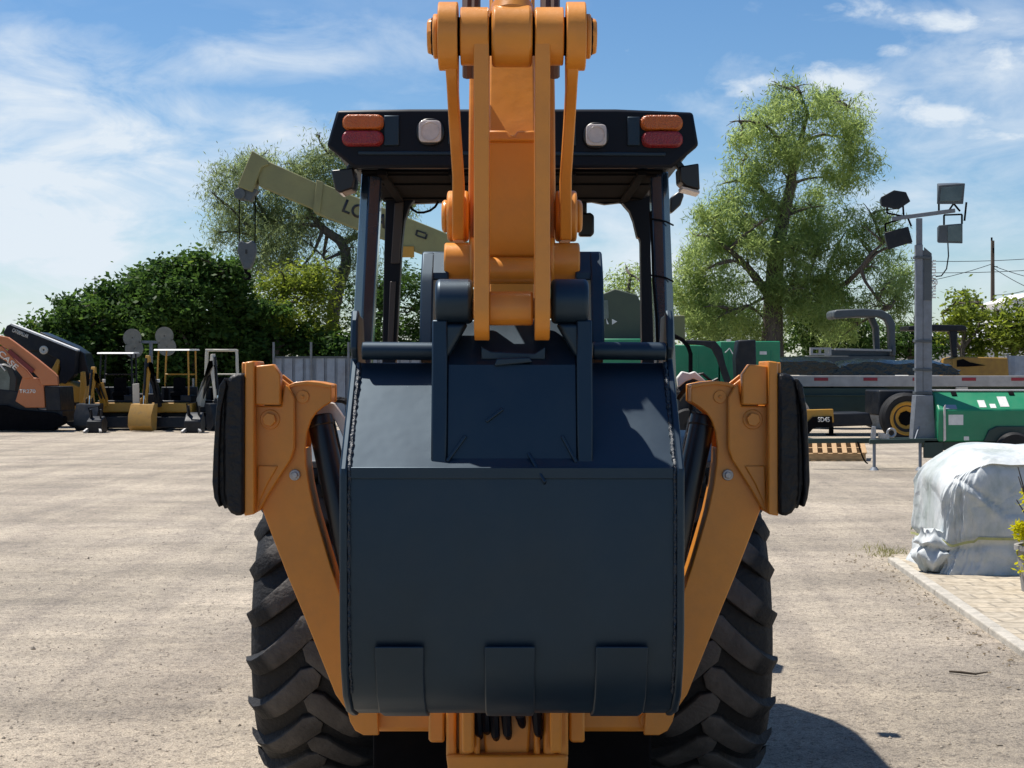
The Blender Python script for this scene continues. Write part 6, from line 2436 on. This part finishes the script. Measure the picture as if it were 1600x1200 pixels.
            zl *= 1 - .085 * max(0, (cym + hy * .2 - Yv)) / hy
            Z = .035 + H * zz * zl
            if y < -.8 and v < .68:
                s1 = ((X - xl - .02) * .62 + (Z - 1.0) * .78)
                s2 = ((X - xl - .34) * .97 + (Z - .8) * .25)
                Yv += .16 * max(0, s1) + .03 * math.exp(-abs(s1) / .018) + .012 * math.exp(-abs(s2) / .014)
                Yv -= .02 * math.exp(-((s1 + .05) / .03) ** 2)
            Z += .012 * math.sin(9 * X + 5 * Yv + ph[5]) * z
            row.append((X, Yv, Z))
        row.append(row[0])
        rows.append(row)
    m = MB()
    m.grid(rows)
    bmesh.ops.remove_doubles(m.bm, verts=m.bm.verts, dist=.0008)
    m.build('tarpaulin', 'tarp', t, smooth=70)
    # strap following the tie line
    m = MB()
    z = .035 + H * .27
    path = []
    for i in range(121):
        u = i / 120
        x, y = ring(u)
        sag = .02 * math.sin(u * 37) + .01
        path.append((cxm + hx * x * 1.0 + .012 * x, cym + hy * y * 1.0 + .012 * y, z + sag - (.03 if x < -.7 else 0)))
    rows = [[(p[0], p[1], p[2] - .012) for p in path], [(p[0] * 1.0, p[1], p[2] + .012) for p in path]]
    m.grid(rows)
    m.build('strap', 'strap', t, smooth=60)
    # gathered bunch of cloth at the left corner
    m = MB()
    c = P(1440, 865, 13.2)
    rows = []
    for j in range(26):
        a = j / 25
        z = .05 + .36 * a
        r_ = .10 + .10 * math.sin(math.pi * min(1, a * 1.1)) - .07 * math.exp(-((a - .55) / .08) ** 2)
        row = []
        for i in range(72):
            th = 2 * math.pi * i / 72
            f = 1 + .09 * math.sin(6 * th + 2.0 * a) + .10 * abs(math.sin(9 * th - 3 * a))
            q = Vector((math.cos(th) * 2.2, math.sin(th) * 2.2, a * 3.2))
            f += .26 * mnoise.noise(q) + .10 * abs(mnoise.noise(q * 2.2))
            row.append((3.83 + .035 * math.sin(3.5 * a) + r_ * f * math.cos(th) * 1.1, 13.62 + .9 * r_ * f * math.sin(th), z + .05 * mnoise.noise(q * 1.3) * (1 if 0 < j else 0)))
        row.append(row[0])
        rows.append(row)
    m.grid(rows)
    m._face([v for v in m.bm.verts][-73:-1])
    m.build('gathered_corner', 'tarp', t, smooth=70)

    # golden shrub in its planter at the right edge
    Y = 12.4
    c = P(1628, 850, Y)
    t = thing('golden_shrub', 'bright yellow-green shrub in a grey planter beside the tarpaulin', 'shrub', (c.x, Y, .035))
    m = MB()
    m.lathe([(.01, 0), (.16, 0), (.2, .34), (.22, .34), (.22, .38), (.185, .38), (.17, .33), (.01, .33)], (c.x, Y, .036), 'z', 32)
    m.build('planter', 'pot', t)
    m = MB()
    g = random.Random(9)
    for i in range(14):
        a = g.uniform(0, 6.28)
        e = Vector((c.x + .2 * math.cos(a), Y + .2 * math.sin(a), g.uniform(.6, 1.1)))
        m.tube([(c.x, Y, .3), (c.x + .06 * math.cos(a), Y + .06 * math.sin(a), .55), e], [.012, .009, .004], 6)
    m.build('stem', 'bark', t)
    V, nq = leaf_cloud([((c.x, Y, PZ(780, Y)), (.16, .16, .14), 26), ((c.x - .02, Y, PZ(830, Y)), (.22, .2, .14), 40), ((c.x, Y, PZ(875, Y)), (.22, .2, .1), 34)], (.05, .026), .1, 99, 40, .07)
    V = V - np.array((c.x, Y, .035))
    me = bpy.data.meshes.new('foliage')
    me.from_pydata(V.tolist(), [], [(4 * i, 4 * i + 1, 4 * i + 2, 4 * i + 3) for i in range(nq)])
    link_mesh('foliage', me, 'leaf_yellow', t, smooth=0)

    # utility pole and wires
    Y = 95
    c = P(1551, 400, Y)
    t = thing('utility_pole', 'dark wooden utility pole beyond the small trees', 'utility pole', (c.x, Y, 0))
    m = MB()
    m.cyl((c.x, Y, 0), (c.x, Y, PZ(376, Y)), .16, .11, n=14)
    m.build('pole', 'pole', t)
    m = MB()
    m.cyl((c.x, Y - .2, PZ(396, Y)), (c.x, Y - .2, PZ(388, Y)), .05, n=8)
    m.beam((c.x - .0, Y - .2, PZ(417, Y)), (c.x + .25, Y - .2, PZ(417, Y)), .05, .05)
    m.cyl((c.x - .06, Y, PZ(376, Y)), (c.x - .06, Y, PZ(371, Y)), .06, n=8)
    m.build('insulator', 'matblack', t)

    def wire(name, label, a, b, Ya, Yb, sag, rad=.02):
        p, q = P(*a, Ya), P(*b, Yb)
        pts = []
        for i in range(17):
            f = i / 16
            v = p.lerp(q, f)
            v.z -= sag * 4 * f * (1 - f)
            pts.append(v)
        m_ = MB()
        m_.tube(pts, rad, 5)
        single(m_, name, 'matblack', label, 'wire', 'overhead wires at the utility pole')
    wire('overhead_wire', 'topmost overhead wire passing the tip of the utility pole', (1250, 392), (1800, 380), 95, 96, .9)
    wire('overhead_wire', 'overhead wire crossing the pole a little below its tip', (1250, 415), (1800, 402), 95, 96, .7)
    wire('overhead_wire', 'overhead wire climbing from the small trees to the pole from the left', (1300, 450), (1551, 412), 95, 95, .5)
    wire('overhead_wire', 'upper wire falling from the pole towards the white house', (1551, 415), (1760, 445), 95, 90, .5)
    wire('overhead_wire', 'lower wire falling from the pole towards the white house', (1551, 418), (1720, 478), 95, 85, .5)
    wire('overhead_wire', 'low overhead wire running behind the pole to the house roof', (1551, 461), (1640, 440), 95, 85, .2)

    # white house beyond the trees
    Y = 74
    t = thing('white_house', 'low white house behind the small trees near the utility pole', 'house', (PX(1540, Y), Y, 0))
    x0, x1 = PX(1455, Y), PX(1720, Y)
    m = MB()
    m.box(x0, x1, Y, Y + 7, 0, PZ(528, Y))
    m.build('wall', 'housewall', t)
    m = MB()
    xx0 = PX(1583, Y)
    m.prism_y([(xx0, PZ(470, Y)), (xx0 + 1.8, PZ(452, Y)), (xx0 + 5.5, PZ(470, Y)), (xx0 + 5.5, PZ(530, Y)), (xx0 + .3, PZ(530, Y)), (xx0 + .3, PZ(474, Y))], Y + .4, Y + 6)
    m.build('gable', 'housewall', t)
    m = MB()
    m.loft([(x0 - .3, Y - .4, PZ(530, Y)), (x1 + .3, Y - .4, PZ(530, Y)), (x1 + .3, Y - .4, PZ(527, Y)), (x0 - .3, Y - .4, PZ(527, Y))],
           [(x0 - .3, Y + 3.5, PZ(512, Y)), (x1 + .3, Y + 3.5, PZ(512, Y)), (x1 + .3, Y + 3.5, PZ(509, Y)), (x0 - .3, Y + 3.5, PZ(509, Y))])
    m.build('roof', 'roofmetal', t)
    m = MB()
    m.box(x0 + 1.2, x0 + 2.1, Y - .03, Y + .05, .9, 2.0)
    m.build('window', 'glass', t)


build_right()
